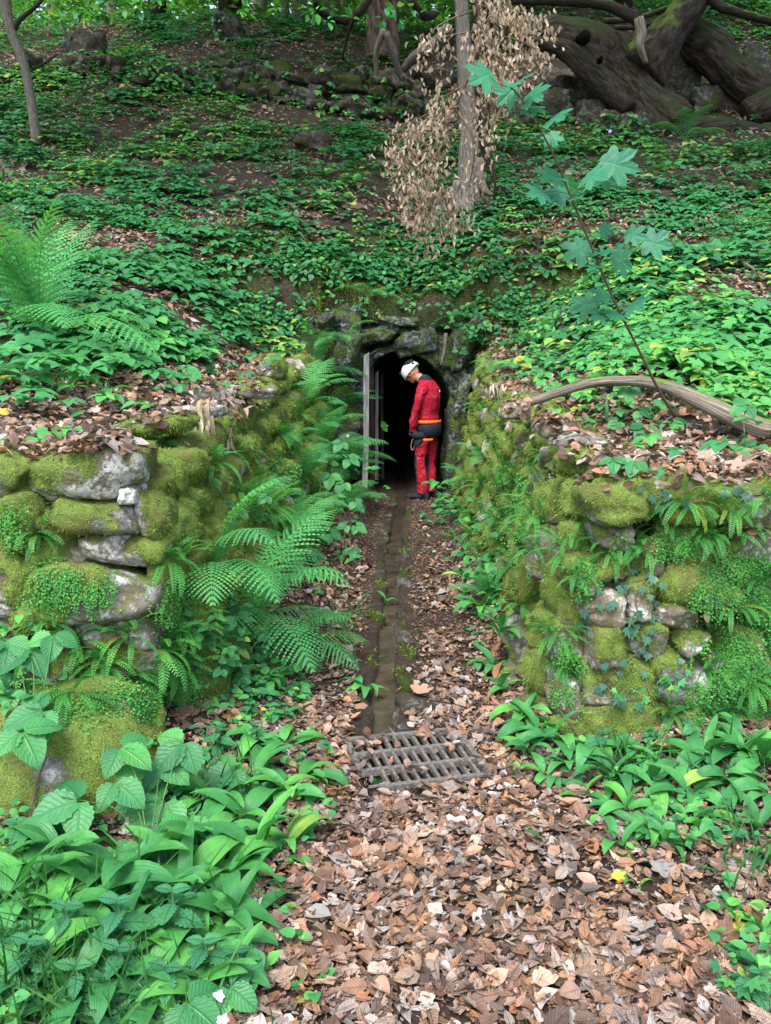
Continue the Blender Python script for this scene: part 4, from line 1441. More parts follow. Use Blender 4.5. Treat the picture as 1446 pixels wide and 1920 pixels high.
FR = []
for i, (a0, a1, tw) in enumerate([(78, 5, .05), (65, -25, -.05), (50, -40, .08), (30, -50, -.04), (85, 35, .0)]):
    FR.append(frond_geo(a0, a1, 21, 0.27, 8, .10, seed=i, twist=tw).mesh('frond'))
SP = []
for i, (a0, a1, tw) in enumerate([(60, -25, .1), (35, -55, -.1), (10, -75, .06), (50, 0, -.12)]):
    SP.append(frond_geo(a0, a1, 17, 0.095, 1, .1, roundp=True, seed=20 + i, twist=tw).mesh('frond'))
for m_ in FR:
    m_.materials.append(M_FERN)
for m_ in SP:
    m_.materials.append(M_SPLEEN)


def child(name, me, parent, loc, rotz, sc, tilt=(0, 0)):
    o = bpy.data.objects.new(name, me)
    COL.objects.link(o)
    o.parent = parent
    o.matrix_basis = Matrix.Translation(Vector(loc)) @ Euler((tilt[0], tilt[1], rotz)).to_matrix().to_4x4() @ Matrix.Diagonal((*([sc] * 3), 1) if np.isscalar(sc) else (*sc, 1))
    return o


rv = random.Random(21)
# fern: (px, py, nfronds, length m, azimuth range centre deg (0 = away, 90 = left, 180 = towards camera), spread, label)
ferns = [(80, 630, 16, 1.2, 180, 350, [0, 4, 1, 0, 4], 'tall bright fern standing on the left bank above the wall'),
         (40, 715, 9, .5, 200, 300, [1, 2], 'small yellow-green fern below the tall fern at the left edge'),
         (475, 1165, 17, .80, 190, 320, [0, 1, 2, 1], 'largest lush fern leaning out over the trench from the left wall'),
         (405, 1075, 10, .66, 170, 220, [0, 0, 1], 'fern with drooping fronds against the left wall above the largest one'),
         (545, 1215, 10, .56, 215, 240, [1, 2], 'lower fern spreading towards the path below the largest one'),
         (560, 975, 8, .5, 240, 260, [1, 2], 'fern on the left bank midway along the trench'),
         (622, 880, 12, .78, 265, 240, [0, 1, 2, 1], 'big fern beside the weathered front post of the adit'),
         (625, 790, 10, .75, 255, 220, [0, 1, 1], 'upper fern reaching towards the timber post of the adit'),
         (645, 950, 9, .62, 260, 230, [1, 2], 'low fern drooping onto the muddy floor left of the drain'),
         (590, 705, 9, .78, 220, 300, [0, 1], 'fern on the bank left of the adit mouth'),
         (545, 830, 8, .38, 220, 280, [1, 2], 'small fern among stones on the inner left wall'),
         (868, 600, 7, .5, 150, 300, [1, 2], 'dark fern over the right shoulder of the adit'),
         (822, 622, 5, .34, 130, 180, [2, 1], 'small bright fern hanging over the adit opening'),
         (915, 1120, 9, .30, 120, 260, [0, 1, 2], 'fern low on the right side of the trench'),
         (1285, 262, 8, .9, 180, 320, [1, 2], 'fern growing at the foot of the fallen hollow tree'),
         (1250, 240, 6, .7, 160, 300, [1, 2], 'smaller fern beside the stump of the fallen tree'),
         (905, 860, 8, .34, 110, 280, [1, 2], 'small fern on the right trench wall near the person'),
         (872, 905, 8, .36, 110, 260, [1, 2], 'small dark fern just right of the boots of the person'),
         (930, 690, 7, .34, 120, 300, [1, 2], 'fern tuft at the top of the right bank near the adit'),
         (365, 655, 6, .3, 180, 300, [1], 'tiny fern on the herb covered left bank'),
         (560, 905, 9, .62, 250, 240, [0, 1], 'fern on the inner left wall halfway to the adit'),
         (690, 560, 6, .5, 190, 300, [1, 2], 'dark fern in the bank straight above the adit'),
         (640, 640, 7, .5, 200, 260, [1, 2], 'fern hanging beside the upper end of the timber post'),
         (900, 640, 7, .5, 160, 280, [1, 2], 'fern drooping from the right edge of the rock arch'),
         (600, 840, 10, .72, 250, 240, [0, 0, 1], 'tall fern in the row along the left wall near the post'),
         (575, 760, 9, .7, 240, 240, [0, 1], 'fern standing against the left bank before the rock slabs'),
         (640, 900, 9, .66, 250, 200, [0, 1], 'bright fern overlapping the lower end of the front post'),
         (530, 1050, 9, .6, 225, 240, [0, 1], 'upright fern behind the right half of the largest one'),
         (470, 985, 7, .5, 230, 220, [0, 1], 'fern rising between the stones behind the largest one'),
         (60, 500, 6, .7, 170, 260, [0, 4], 'upright fern at the left edge behind the tall fern')]
for (px, py, nf, L, az, spd, kinds, lab) in ferns:
    b, n_ = hit(px, py)
    t = thing('fern', b - n_ * .01, lab, 'fern', 'large ferns')
    for k in range(nf):
        a = az + spd * ((k + .5) / nf - .5) + rv.uniform(-12, 12)
        child('frond', FR[rv.choice(kinds) if rv.random() < .8 else 3], t, (rv.uniform(-.02, .02), rv.uniform(-.02, .02), 0), a * D2R, L * rv.uniform(.78, 1.1), (rv.uniform(-.12, .12), rv.uniform(-.15, .15)))

spl = [(75, 1005, 14, .20), (150, 1215, 16, .24), (235, 1195, 14, .22), (60, 1235, 14, .22), (300, 1215, 16, .25), (345, 1180, 12, .2), (100, 1180, 12, .2), (195, 1250, 14, .22), (330, 1255, 14, .22), (400, 868, 13, .19), (440, 845, 13, .2), (485, 900, 14, .24), (325, 1055, 12, .2),
       (500, 955, 14, .3), (550, 1010, 14, .3), (525, 815, 12, .28), (565, 785, 12, .3), (380, 905, 12, .2), (455, 935, 12, .24), (250, 1275, 12, .22), (130, 1300, 12, .2), (20, 1290, 12, .2), (590, 930, 10, .3), (610, 1010, 10, .25),
       (1150, 1032, 15, .17), (1205, 1025, 14, .17), (1285, 948, 15, .19), (1335, 1010, 15, .2), (1400, 1000, 14, .2), (1432, 1090, 14, .18), (1098, 1000, 12, .17), (1068, 1030, 12, .18), (1380, 1140, 10, .17), (1330, 1255, 12, .17), (1405, 1290, 14, .2), (1260, 1340, 10, .16),
       (1040, 1190, 12, .17), (1060, 1240, 12, .17), (1430, 940, 12, .17), (1240, 985, 10, .16), (1370, 960, 12, .17), (1300, 1010, 10, .16), (1085, 1080, 9, .14),
       (930, 830, 9, .22), (905, 910, 10, .24), (935, 975, 10, .24), (885, 1005, 10, .24), (965, 905, 9, .2), (1000, 965, 9, .2), (925, 1045, 10, .22), (880, 850, 8, .22), (905, 770, 8, .24), (960, 1060, 9, .2), (1000, 1030, 8, .18), (985, 1140, 8, .18), (870, 960, 8, .24), (945, 880, 8, .22), (1010, 900, 8, .18), (1020, 860, 6, .16), (850, 1010, 8, .2)]
for i, (px, py, nf, L) in enumerate(sorted(spl)):
    b, n_ = hit(px, py)
    side = 'left' if px < 700 else 'right'
    grp = [q for q in spl if (q[0] < 700) == (px < 700)]
    grp.sort()
    k0 = grp.index((px, py, nf, L))
    w2 = ORD[k0 + 1] if k0 + 1 <= 25 else None
    if w2 is None:
        w2 = ORD[len(grp) - k0]
        lab = 'narrow toothed spleenwort tuft on the right wall, %s from the right edge' % w2
    else:
        lab = 'narrow toothed spleenwort tuft on the %s wall, %s from the left' % (side, w2)
    t = thing('spleenwort', b - n_ * .008, lab, 'fern', 'spleenwort tufts on the stone walls')
    azn = math.degrees(math.atan2(-n_[0], n_[1])) if np.hypot(n_[0], n_[1]) > .2 else 180
    nf = int(nf * 1.5)
    for k in range(nf):
        a = azn + (150 if L > 0 else 0) * ((k + .5) / nf - .5) * 1.15 + rv.uniform(-14, 14)
        child('frond', SP[rv.randrange(4)], t, (rv.uniform(-.03, .03), rv.uniform(-.01, .01), rv.uniform(-.02, .02)), a * D2R, L * rv.uniform(.7, 1.15), (rv.uniform(-.2, .2), rv.uniform(-.2, .2)))

# ------------------------------------------------------------------ wild garlic (broad strap leaves)
def strap_geo(a0, a1, width, petiole=.22, fold=.25, seed=0):
    rs = np.random.RandomState(seed)
    n = 13
    t = np.linspace(0, 1, n)
    ang = (a0 + (a1 - a0) * t ** 1.2) * D2R
    y = np.concatenate([[0], np.cumsum(np.cos(ang[:-1]) / (n - 1))])
    z = np.concatenate([[0], np.cumsum(np.sin(ang[:-1]) / (n - 1))])
    x = rs.uniform(-.22, .22) * t ** 2
    ang = ang + rs.uniform(-8, 8) * D2R * np.sin(t * 7 + seed)
    w = np.where(t < petiole, .014, width * .5 * np.sin(math.pi * np.clip((t - petiole) / (1 - petiole), 0, 1) ** .72) ** .8 + .004)
    w[-1] = .001
    tw = rs.uniform(-.5, .5)
    V, uv = [], []
    for k in range(n):
        up = np.array([0, -math.sin(ang[k]), math.cos(ang[k])])
        for c in (-1, -.5, 0, .5, 1):
            a = tw * t[k]
            wav = .012 * math.sin(9 * t[k] + c * 2 + seed) * abs(c)
            off = np.array([math.cos(a) * c * w[k], 0, 0]) + up * (abs(c) ** 1.5 * w[k] * fold + wav * (t[k] > petiole) + math.sin(a) * c * w[k])
            V.append(np.array([x[k], y[k], z[k]]) + off)
            uv.append((c, t[k]))
    me = mesh('leaf', V, grid_quads(n, 5)[:, ::-1], uv, {'tint': np.zeros(len(V))})
    me.materials.append(M_RAMSON)
    return me


RAM = [strap_geo(a0, a1, w, seed=i) for i, (a0, a1, w) in enumerate([(78, -55, .22), (65, -75, .24), (82, -25, .19), (55, -70, .22), (72, -80, .21), (60, -45, .24), (35, -30, .2), (84, 5, .17), (76, -95, .2)])]
ramL = [(60, 1850, 6, .28), (130, 1880, 6, .26), (215, 1860, 6, .26), (290, 1870, 6, .26), (380, 1880, 5, .24), (250, 1780, 6, .28), (400, 1790, 6, .26), (10, 1650, 6, .34), (330, 1690, 6, .3), (150, 1740, 6, .32), (50, 1700, 7, .34), (110, 1640, 7, .33), (175, 1700, 6, .32), (235, 1660, 7, .34), (320, 1620, 7, .32), (365, 1700, 7, .32), (425, 1660, 6, .28), (405, 1520, 7, .32), (455, 1555, 7, .30), (480, 1475, 7, .28), (530, 1500, 7, .27), (570, 1470, 6, .24), (490, 1620, 7, .29), (535, 1600, 6, .26),
        (440, 1740, 6, .26), (290, 1720, 6, .30), (25, 1790, 6, .3), (530, 1410, 6, .23), (500, 1290, 5, .24), (480, 1400, 6, .25), (385, 1600, 6, .30), (95, 1760, 6, .3), (180, 1800, 6, .26), (355, 1800, 5, .24), (200, 760, 5, .34), (130, 735, 5, .3), (540, 1350, 5, .2), (440, 1850, 5, .2)]
ramR = [(1005, 1380, 6, .17), (985, 1350, 6, .18), (1040, 1400, 6, .17), (1075, 1440, 6, .17), (1120, 1420, 7, .18), (1150, 1470, 7, .18), (1185, 1430, 6, .17), (1215, 1480, 7, .18), (1255, 1450, 7, .18), (1290, 1500, 6, .16), (1330, 1440, 7, .2), (1385, 1430, 7, .2), (1430, 1440, 7, .2), (1360, 1480, 6, .18),
        (945, 1300, 5, .16), (925, 1260, 5, .17), (1160, 1590, 5, .12), (1215, 1560, 6, .13), (1250, 1590, 5, .13), (1030, 1460, 5, .14), (1390, 1720, 4, .13), (1425, 1750, 5, .14), (1440, 1620, 5, .14), (685, 1292, 6, .13), (940, 1190, 7, .22), (900, 1150, 6, .18), (1100, 1500, 5, .13), (1010, 1585, 2, .09), (1195, 1660, 3, .1), (1410, 1560, 5, .14),
        (880, 1085, 5, .16), (820, 915, 5, .2), (850, 940, 5, .2), (1060, 480, 5, .3), (1330, 1350, 5, .17), (1440, 1500, 6, .18), (870, 1040, 5, .17), (720, 1130, 3, .12), (1180, 1530, 6, .14), (1300, 1560, 4, .13), (990, 1420, 5, .15)]
for lst, where in ((ramL, 'on the left side'), (ramR, 'right of the trench')):
    cnt = len(lst)
    for i, (px, py, nl, L) in enumerate(sorted(lst)):
        b, n_ = hit(px, py)
        w = ORD[i + 1] + ' from the left' if i < cnt / 2 else ORD[cnt - i] + ' from the right'
        lab = 'broad leaved wild garlic clump %s, %s' % (where, w)
        t = thing('wild_garlic', b, lab, 'wild garlic', 'wild garlic clumps ' + where)
        ba = 150 if where[0] == 'r' else 210
        nl = int(nl * 1.35)
        if where[0] == 'r' and py < 1620 and L < .21:
            L *= 1.45
        for k in range(nl):
            a = ba + 300 * ((k + .5) / nl - .5) + rv.uniform(-25, 25)
            child('leaf', RAM[rv.randrange(9)], t, (rv.uniform(-.02, .02), rv.uniform(-.02, .02), -.01), a * D2R, np.array([rv.uniform(1.05, 1.35), 1, 1]) * L * rv.uniform(.62, 1.0), (rv.uniform(-.15, .15), rv.uniform(-.2, .2)))


# ------------------------------------------------------------------ bramble, nettle, ivy, sycamore: stems with leaves placed one by one
def leafchild(me, parent, base, p, d, n, sc, name='leaf'):
    R = frames(np.array([d]), np.array([n]))[0]
    M = Matrix.Identity(4)
    for i in range(3):
        for j in range(3):
            M[i][j] = float(R[i, j] * sc)
        M[i][3] = float(p[i] - base[i])
    o = bpy.data.objects.new(name, me)
    COL.objects.link(o)
    o.parent = parent
    o.matrix_basis = M
    return o


ME_BRAM = tplmesh('leaf', T_BRAM); ME_BRAM.materials.append(M_BRAMBLE)
ME_NET = tplmesh('leaf', T_NET); ME_NET.materials.append(M_NETTLE)
ME_IVY = tplmesh('leaf', T_IVY); ME_IVY.materials.append(M_IVY)
T_SYC2 = lobed_tpl(SYC_PROF, .15, .1)
ME_SYC = tplmesh('leaf', T_SYC, 0.0, False); ME_SYC.materials.append(M_SYC)
TOCAM = lambda p: nrm(CAM - p)


def trifoliate(parent, base, c, heading, size, up):
    """three leaflets spread from c"""
    s = nrm(np.cross(heading, up))
    for k, a in enumerate((0, 75, -75)):
        d = heading * math.cos(a * D2R) + s * math.sin(a * D2R)
        d = nrm(d + np.array([0, 0, rv.uniform(-.25, .05)]))
        n = nrm(up + np.array([rv.uniform(-.25, .25), rv.uniform(-.2, .2), rv.uniform(-.1, .2)]))
        leafchild(ME_BRAM, parent, base, c + d * size * .06, d, n, size * (1.0 if k == 0 else .85) * rv.uniform(.9, 1.08))


# bramble: root pixel, list of leaf-centre pixels, leaflet size m, distance offset from the surface
def bramble(root, leaves, size, lab, lift=.12, flat=False):
    b, n_ = hit(*root)
    t = thing('bramble', b, lab, 'bramble', 'bramble shoots')
    a = Acc()
    for (px, py) in leaves:
        q, qn = hit(px, py)
        r = nrm(ray(px, py))
        dist = min(np.linalg.norm(q - CAM), np.linalg.norm(b - CAM) + .3)
        c = CAM + r * (dist - lift * rv.uniform(.6, 1.3))
        mid = (b + c) / 2 + np.array([0, .04, .12 * np.linalg.norm(c - b)])
        tube(a, [b - t.location, mid - np.array(t.location), c - np.array(t.location)], [.0028, .0022, .0013], 5, sub=5, caps=False)
        up = nrm(TOCAM(c) * .75 + np.array([0, 0, .9]))
        hd = nrm(np.array([rv.uniform(-1, 1), -.5, -.25 + rv.uniform(-.3, .3)]))
        hd = nrm(hd - up * (hd @ up))
        trifoliate(t, b, c, hd, size * rv.uniform(.8, 1.15), up)
    obj('stem', a.mesh('stem'), M_STEM, t)


bramble((280, 1600), [(215, 1465), (300, 1425), (310, 1500), (225, 1400), (270, 1580), (345, 1390), (150, 1500)], .145, 'bramble with large pleated leaves before the mossy boulder')
bramble((330, 1560), [(380, 1480), (330, 1520), (260, 1500), (390, 1560), (300, 1560), (440, 1440)], .12, 'bramble with broad leaves right of the mossy boulder')
bramble((120, 1700), [(90, 1640), (170, 1620), (60, 1700), (210, 1690), (140, 1740)], .11, 'low bramble under the mossy boulder among garlic')
bramble((330, 1850), [(300, 1790), (370, 1810), (430, 1850), (250, 1830), (350, 1880)], .10, 'bramble in the bottom left corner near the violet flowers')
bramble((60, 1420), [(55, 1215), (100, 1190), (20, 1290), (85, 1330), (15, 1210), (40, 1370)], .135, 'bramble with large leaves at the left edge under the wall')
bramble((430, 1300), [(430, 1215), (475, 1225), (415, 1255), (455, 1270), (395, 1200), (500, 1190)], .055, 'bramble of small round leaves at the left wall corner')
bramble((600, 1010), [(600, 850), (640, 830), (620, 890), (645, 905), (610, 940), (655, 860), (665, 940)], .12, 'bramble tangled in the ferns near the adit post')
bramble((640, 1060), [(650, 985), (620, 1000), (660, 1030), (635, 1040), (668, 985)], .10, 'bramble low at the left edge of the trench floor')
bramble((560, 1250), [(540, 1180), (575, 1195), (560, 1225), (590, 1240), (530, 1250)], .07, 'bramble under the largest fern')
bramble((250, 1640), [(250, 1600), (275, 1625), (215, 1590), (290, 1595)], .07, 'young pale bramble shoot among the wild garlic')
bramble((430, 990), [(430, 940), (450, 960), (500, 930), (470, 1000)], .07, 'bramble between the two ferns on the left wall')
bramble((1240, 800), [(1180, 730), (1225, 760), (1210, 800), (1160, 790), (1260, 790), (1200, 770), (1240, 820)], .115, 'bramble growing through the dead branch on the right terrace')
bramble((1400, 850), [(1385, 830), (1420, 835), (1400, 760), (1440, 850), (1375, 845)], .10, 'bramble near the right edge of the terrace')
bramble((1170, 880), [(1150, 860), (1190, 865), (1215, 880), (1130, 850)], .075, 'bramble shoot above the mossy corner stones')
bramble((1040, 700), [(1010, 690), (1045, 680), (1080, 705), (1000, 720)], .10, 'bramble on the bank before the dead branch')
bramble((715, 1490), [(708, 1462), (712, 1480)], .035, 'tiny bramble seedling at the corner of the grate')
bramble((350, 660), [(330, 640), (380, 650), (300, 670), (350, 700), (400, 690), (280, 650)], .12, 'bramble patch on the left bank below the eroded soil')
bramble((150, 700), [(120, 660), (180, 650), (230, 680), (170, 700), (250, 640), (100, 700)], .12, 'bramble patch beside the tall fern')
bramble((1300, 640), [(1250, 620), (1300, 600), (1350, 640), (1400, 620), (1290, 660), (1240, 660)], .13, 'bramble patch above the dead branch on the right')
bramble((1400, 700), [(1380, 690), (1430, 680), (1350, 700), (1420, 720)], .12, 'bramble patch beyond the thick end of the dead branch')
bramble((1430, 1400), [(1330, 1365), (1370, 1370), (1300, 1360)], .06, 'bramble shoot at the base of the right wall')


def stemplant(root, h, pairs, size, lab, me, nm, cat, lean=(0, 0)):
    b, n_ = hit(*root)
    t = thing(nm, b, lab, cat, 'nettle like herbs')
    a = Acc()
    top = np.array([lean[0], lean[1], h])
    pts = [np.zeros(3), top * .5 + np.array([.01, 0, 0]), top]
    tube(a, pts, [.004, .0035, .002], 6, sub=4, caps=False)
    obj('stem', a.mesh('stem'), M_STEM, t)
    for k in range(pairs):
        f = 1 - .75 * k / pairs
        c = b + top * f
        an = k * math.pi / 2 + rv.uniform(-.3, .3)
        for s in (0, math.pi):
            d = nrm(np.array([math.cos(an + s), math.sin(an + s), .12 - .35 * (k / pairs) + .25 * (k == 0)]))
            leafchild(me, t, b, c, d, np.array([0, -.25, 1]), size * (.55 + .5 * min(1, k / 2)) * rv.uniform(.85, 1.1))


nets = [(225, 1800, .20, .095), (325, 1800, .20, .09), (130, 1800, .16, .09), (245, 1860, .15, .09), (400, 1840, .14, .085), (60, 1870, .15, .09), (445, 1870, .12, .08), (415, 1420, .15, .075), (115, 1570, .13, .09), (160, 1900, .12, .09), (330, 1890, .12, .09), (30, 1590, .1, .08), (470, 1400, .1, .06), (365, 1760, .14, .08), (385, 1680, .06, .05),
        (1115, 1415, .12, .07), (1225, 1390, .06, .05), (465, 1345, .08, .05), (1400, 1870, .09, .06)]
for w, (px, py, h, sz) in ordered(nets):
    stemplant((px, py), h, 4, sz, 'nettle with coarse toothed leaves low in the picture, %s' % w, ME_NET, 'nettle', 'nettle', (rv.uniform(-.03, .03), rv.uniform(-.04, .02)))

# herb robert / avens at the wall and lower right: lobed leaves
ME_AV = tplmesh('leaf', lobed_tpl([(0, .6), (14, .42), (24, .3), (40, .45), (52, .55), (64, .36), (76, .26), (96, .42), (110, .5), (126, .3), (150, .22), (180, .2)], .1, .2)); ME_AV.materials.append(M_HERB)
for (px, py, n0, R0, sz, lab) in [(1370, 1850, 10, .07, .055, 'bright green lobed seedling in the leaf litter at lower right'), (1235, 1290, 16, .12, .05, 'fresh lobed herb rosette hanging low on the right wall'), (1180, 1300, 8, .08, .045, 'small lobed herb beside the ivy on the right wall'),
                                  (745, 1470, 0, 0, 0, ''), (1340, 1270, 0, 0, 0, '')]:
    if not n0:
        continue
    b, n_ = hit(px, py)
    t = thing('herb_plant', b, lab, 'herb', 'lobed herbs')
    a = Acc()
    for k in range(n0):
        v = np.array([rv.uniform(-1, 1), rv.uniform(-1, .2), rv.uniform(.1, .9)])
        c = b + n_ * .03 + v * R0 * rv.uniform(.4, 1)
        tube(a, [np.zeros(3), (c - b) * .5 + [0, 0, .01], c - b], [.0015] * 3, 4, sub=2, caps=False)
        leafchild(ME_AV, t, b, c, nrm(v * [1, 1, .2]), nrm(TOCAM(c) + [0, 0, .6]), sz * rv.uniform(.7, 1.2))
    obj('stem', a.mesh('stem'), M_STEM, t)

# ivy: vines with leaves placed by pixel
ivypts = [(1195, 1075), (1215, 1085), (1130, 1097), (1116, 1110), (1090, 1125), (1100, 1145), (1085, 1170), (1097, 1180), (1105, 1160), (1125, 1135), (1140, 1140), (1150, 1130), (1175, 1145), (1190, 1160), (1205, 1105), (1215, 1120), (1225, 1090), (1235, 1095), (1180, 1100), (1165, 1110), (1175, 1095),
          (1200, 1150), (1218, 1165), (1230, 1165), (1200, 1180), (1210, 1195), (1220, 1185), (1190, 1185), (1205, 1215), (1215, 1225), (1195, 1235), (1165, 1240), (1135, 1250), (1160, 1265), (1205, 1262), (1270, 1265), (1275, 1245), (1120, 1290), (1130, 1285), (1155, 1310), (1165, 1315), (1195, 1325), (1240, 1350), (1250, 1365), (1230, 1375), (1215, 1385), (1260, 1395), (1195, 1400), (1160, 1405), (1275, 1405), (1290, 1355),
          (1170, 1175), (1155, 1100), (1245, 945), (1260, 950), (1275, 945), (1290, 942), (1240, 925), (1255, 930), (1200, 925), (1215, 935), (1360, 930), (1385, 922), (1400, 928), (1410, 940), (1430, 925), (1440, 930), (1183, 1080), (1228, 1135)]
b, n_ = hit(1190, 1400)
ivy = thing('ivy', b, 'dark blue-green ivy creeping over the face of the right wall', 'ivy')
a = Acc()
for vine in ([(1200, 1400), (1240, 1365), (1215, 1300), (1200, 1230), (1205, 1180), (1190, 1120), (1215, 1080)], [(1205, 1215), (1150, 1260), (1125, 1290)], [(1200, 1150), (1150, 1135), (1100, 1150), (1088, 1175)], [(1215, 1085), (1160, 1100), (1116, 1110)], [(1210, 935), (1260, 945), (1290, 942), (1360, 930), (1440, 928)], [(1250, 945), (1225, 1010), (1225, 1090)]):
    pts = []
    for i in range(len(vine) - 1):
        for f in np.linspace(0, 1, 6, endpoint=False):
            q, qn = hit(vine[i][0] * (1 - f) + vine[i + 1][0] * f, vine[i][1] * (1 - f) + vine[i + 1][1] * f)
            pts.append(q + qn * .006)
    pts = np.array(pts)
    if len(pts) > 4:
        pts[1:-1] = (pts[:-2] + pts[1:-1] + pts[2:]) / 3
    tube(a, pts - b, [.0022] * len(pts), 5, caps=False)
obj('stem', a.mesh('stem'), M_STEMB, ivy)
for (px, py) in ivypts:
    q, qn = hit(px, py)
    r = nrm(ray(px, py))
    c = q + qn * .02
    n = nrm(qn + TOCAM(q) * .8 + np.array([rv.uniform(-.3, .3), 0, rv.uniform(0, .5)]))
    d = nrm(np.array([rv.uniform(-.8, .8), -.3, -1]))
    leafchild(ME_IVY, ivy, b, c - d * .02, d, n, rv.choice([.036, .045, .052, .06]))

# sycamore sapling leaning over the right bank
st_px = [(1270, 788, None), (1235, 730, 4.7), (1190, 640, 4.5), (1150, 560, 4.3), (1110, 465, 4.15), (1075, 380, 4.05), (1040, 295, 3.95), (1000, 220, 3.85), (965, 170, 3.8), (935, 158, 3.75)]
b, n_ = hit(1270, 788)
syc = thing('sycamore_sapling', b, 'thin sycamore sapling with pale teal lobed leaves leaning across the right bank', 'sapling')
pts = [b] + [P(x, y, d) for x, y, d in st_px[1:]]
a = Acc()
tube(a, np.array(pts) - b, np.interp(np.linspace(0, 1, len(pts)), [0, .2, 1], [.011, .007, .0025]), 7, sub=5)
obj('stem', a.mesh('stem'), M_STEMB, syc)
spts = np.array(pts)
syl = [(908, 143, 38), (972, 152, 30), (955, 175, 28), (1000, 178, 33), (1000, 205, 26), (1040, 222, 34), (1010, 250, 24), (1035, 258, 22), (1052, 300, 12), (1035, 328, 34), (1062, 345, 30), (1112, 330, 36), (1155, 308, 42), (1130, 330, 30), (1012, 362, 32), (1050, 365, 30), (1085, 367, 24), (1088, 468, 36), (1130, 472, 30), (1165, 488, 34), (1115, 498, 26), (1225, 455, 34), (1188, 440, 24), (1135, 430, 18),
       (1100, 572, 30), (1130, 552, 26), (1155, 588, 32), (1190, 572, 34), (1125, 592, 26)]
seg = np.vstack([spts[:-1] * (1 - f) + spts[1:] * f for f in np.linspace(0, 1, 12)])
for (px, py, hw) in syl:
    sx, sy = proj(seg)
    side = seg[np.argmin(np.hypot(sx - px, sy - py - 25))]
    c = P(px, py, side[1] - rv.uniform(-.12, .12))
    size = hw * 1.8 / FPX * c[1]
    dxy = c - side
    d = nrm(np.array([dxy[0], dxy[1] - .05, -.12 * abs(dxy[0]) - .03]))
    tubepts = [side - b, (side + c) / 2 - b + np.array([0, 0, .012]), c - d * size * .3 - b]
    a = Acc()
    tube(a, tubepts, [.002, .0018, .0016], 5, sub=3, caps=False)
    lf = leafchild(ME_SYC, syc, b, c - d * size * .42, d, nrm(TOCAM(c) * .9 + np.array([rv.uniform(-.2, .2), 0, .45])), size)
    obj('petiole', a.mesh('petiole'), M_STEM, syc)
open_end = None
# ------------------------------------------------------------------ trees, fallen tree, branches
def treepart(name, parent, specs, mat, **kw):
    a = Acc()
    for pts, rad, k in specs:
        base = np.array(parent.location)
        tube(a, np.asarray(pts) - base, rad, **{**dict(seg=14, bark=.10, freq=5, sub=5, ridge=.0), **k, **kw})
    return obj(name, a.mesh(name), mat, parent)


def pd(px, py, d):
    return P(px, py, d)


def crown(acc, c, rx, ry, rz, n, size, seed):
    rs = np.random.RandomState(seed)
    k = max(6, n // 60)
    cc = nrm(rs.normal(size=(k, 3))) * rs.uniform(.35, 1.0, (k, 1)) * [rx, ry, rz] + c
    idx = rs.randint(0, k, n)
    p = cc[idx] + rs.normal(size=(n, 3)) * [rx * .2, ry * .2, rz * .16]
    d = nrm(rs.normal(size=(n, 3)) * [1, 1, .4])
    nn = nrm(rs.normal(size=(n, 3)) * .6 + [0, 0, 1])
    scatter(acc, T_LITFAR[0], frames(d, nn), p, size * rs.uniform(.6, 1.3, n), rs.rand(n))


# slender tree right of the adit
b, _ = hit(872, 395)
d0 = b[1]
t = thing('tree', b, 'slender ridged grey tree standing above the adit with a hollow at its root', 'tree')
tops = [pd(875, 405, d0), pd(878, 340, d0), pd(878, 240, d0), pd(872, 120, d0), pd(865, 0, d0), pd(860, -180, d0 + .3), pd(858, -420, d0 + .6)]
s = d0 / FPX
treepart('trunk', t, [(tops, np.array([27, 19, 15.5, 13.5, 12.5, 11.5, 8]) * s, dict(seg=20, ridge=.22, bark=.08, freq=4))], M_BARK)
treepart('root', t, [([pd(880, 330, d0 - .1), pd(884, 370, d0 - .15), pd(882, 412, d0 - .2)], [.07, .05, .03], {}), ([pd(893, 300, d0), pd(905, 350, d0 - .05), pd(925, 368, d0 - .1)], [.10, .07, .02], {}), ([pd(860, 340, d0), pd(850, 380, d0), pd(842, 405, d0 - .1)], [.09, .06, .03], {})], M_BARK)
treepart('bark_strip', t, [([pd(908, 235, d0 - .1), pd(922, 290, d0 - .15), pd(928, 340, d0 - .2), pd(926, 372, d0 - .2)], [.02, .045, .05, .02], dict(ell=.4))], M_BARKD)
a = Acc(); crown(a, pd(860, -420, d0 + .6) - b, 3.2, 3.2, 2.2, 2600, .16, 3)
obj('crown', a.mesh('crown', False), M_CROWN, t)
# second dark stem close behind
b, _ = hit(905, 330)
t = thing('tree', b, 'thin dark tree directly behind the slender grey tree', 'tree')
treepart('trunk', t, [([pd(905, 345, b[1]), pd(905, 220, b[1]), pd(900, 90, b[1]), pd(893, -40, b[1]), pd(885, -350, b[1])], [.14, .12, .11, .10, .06], dict(ridge=.1))], M_BARKD)
# big trunk
b, _ = hit(718, 108)
d0 = b[1]; s = d0 / FPX
t = thing('tree', b, 'thick reddish old trunk standing at the top of the slope', 'tree')
treepart('trunk', t, [([pd(718, 116, d0), pd(718, 60, d0), pd(719, 0, d0), pd(722, -200, d0)], np.array([33, 28, 27, 24]) * s, dict(seg=24, ridge=.22))], bark_mat('red_brown_bark', (0.07, 0.05, 0.04), (0.24, 0.17, 0.13), 0.05, .5))
a = Acc(); crown(a, pd(722, -260, d0) - b, 5.5, 5, 3.4, 3800, .3, 5)
obj('crown', a.mesh('crown', False), M_CROWN, t)
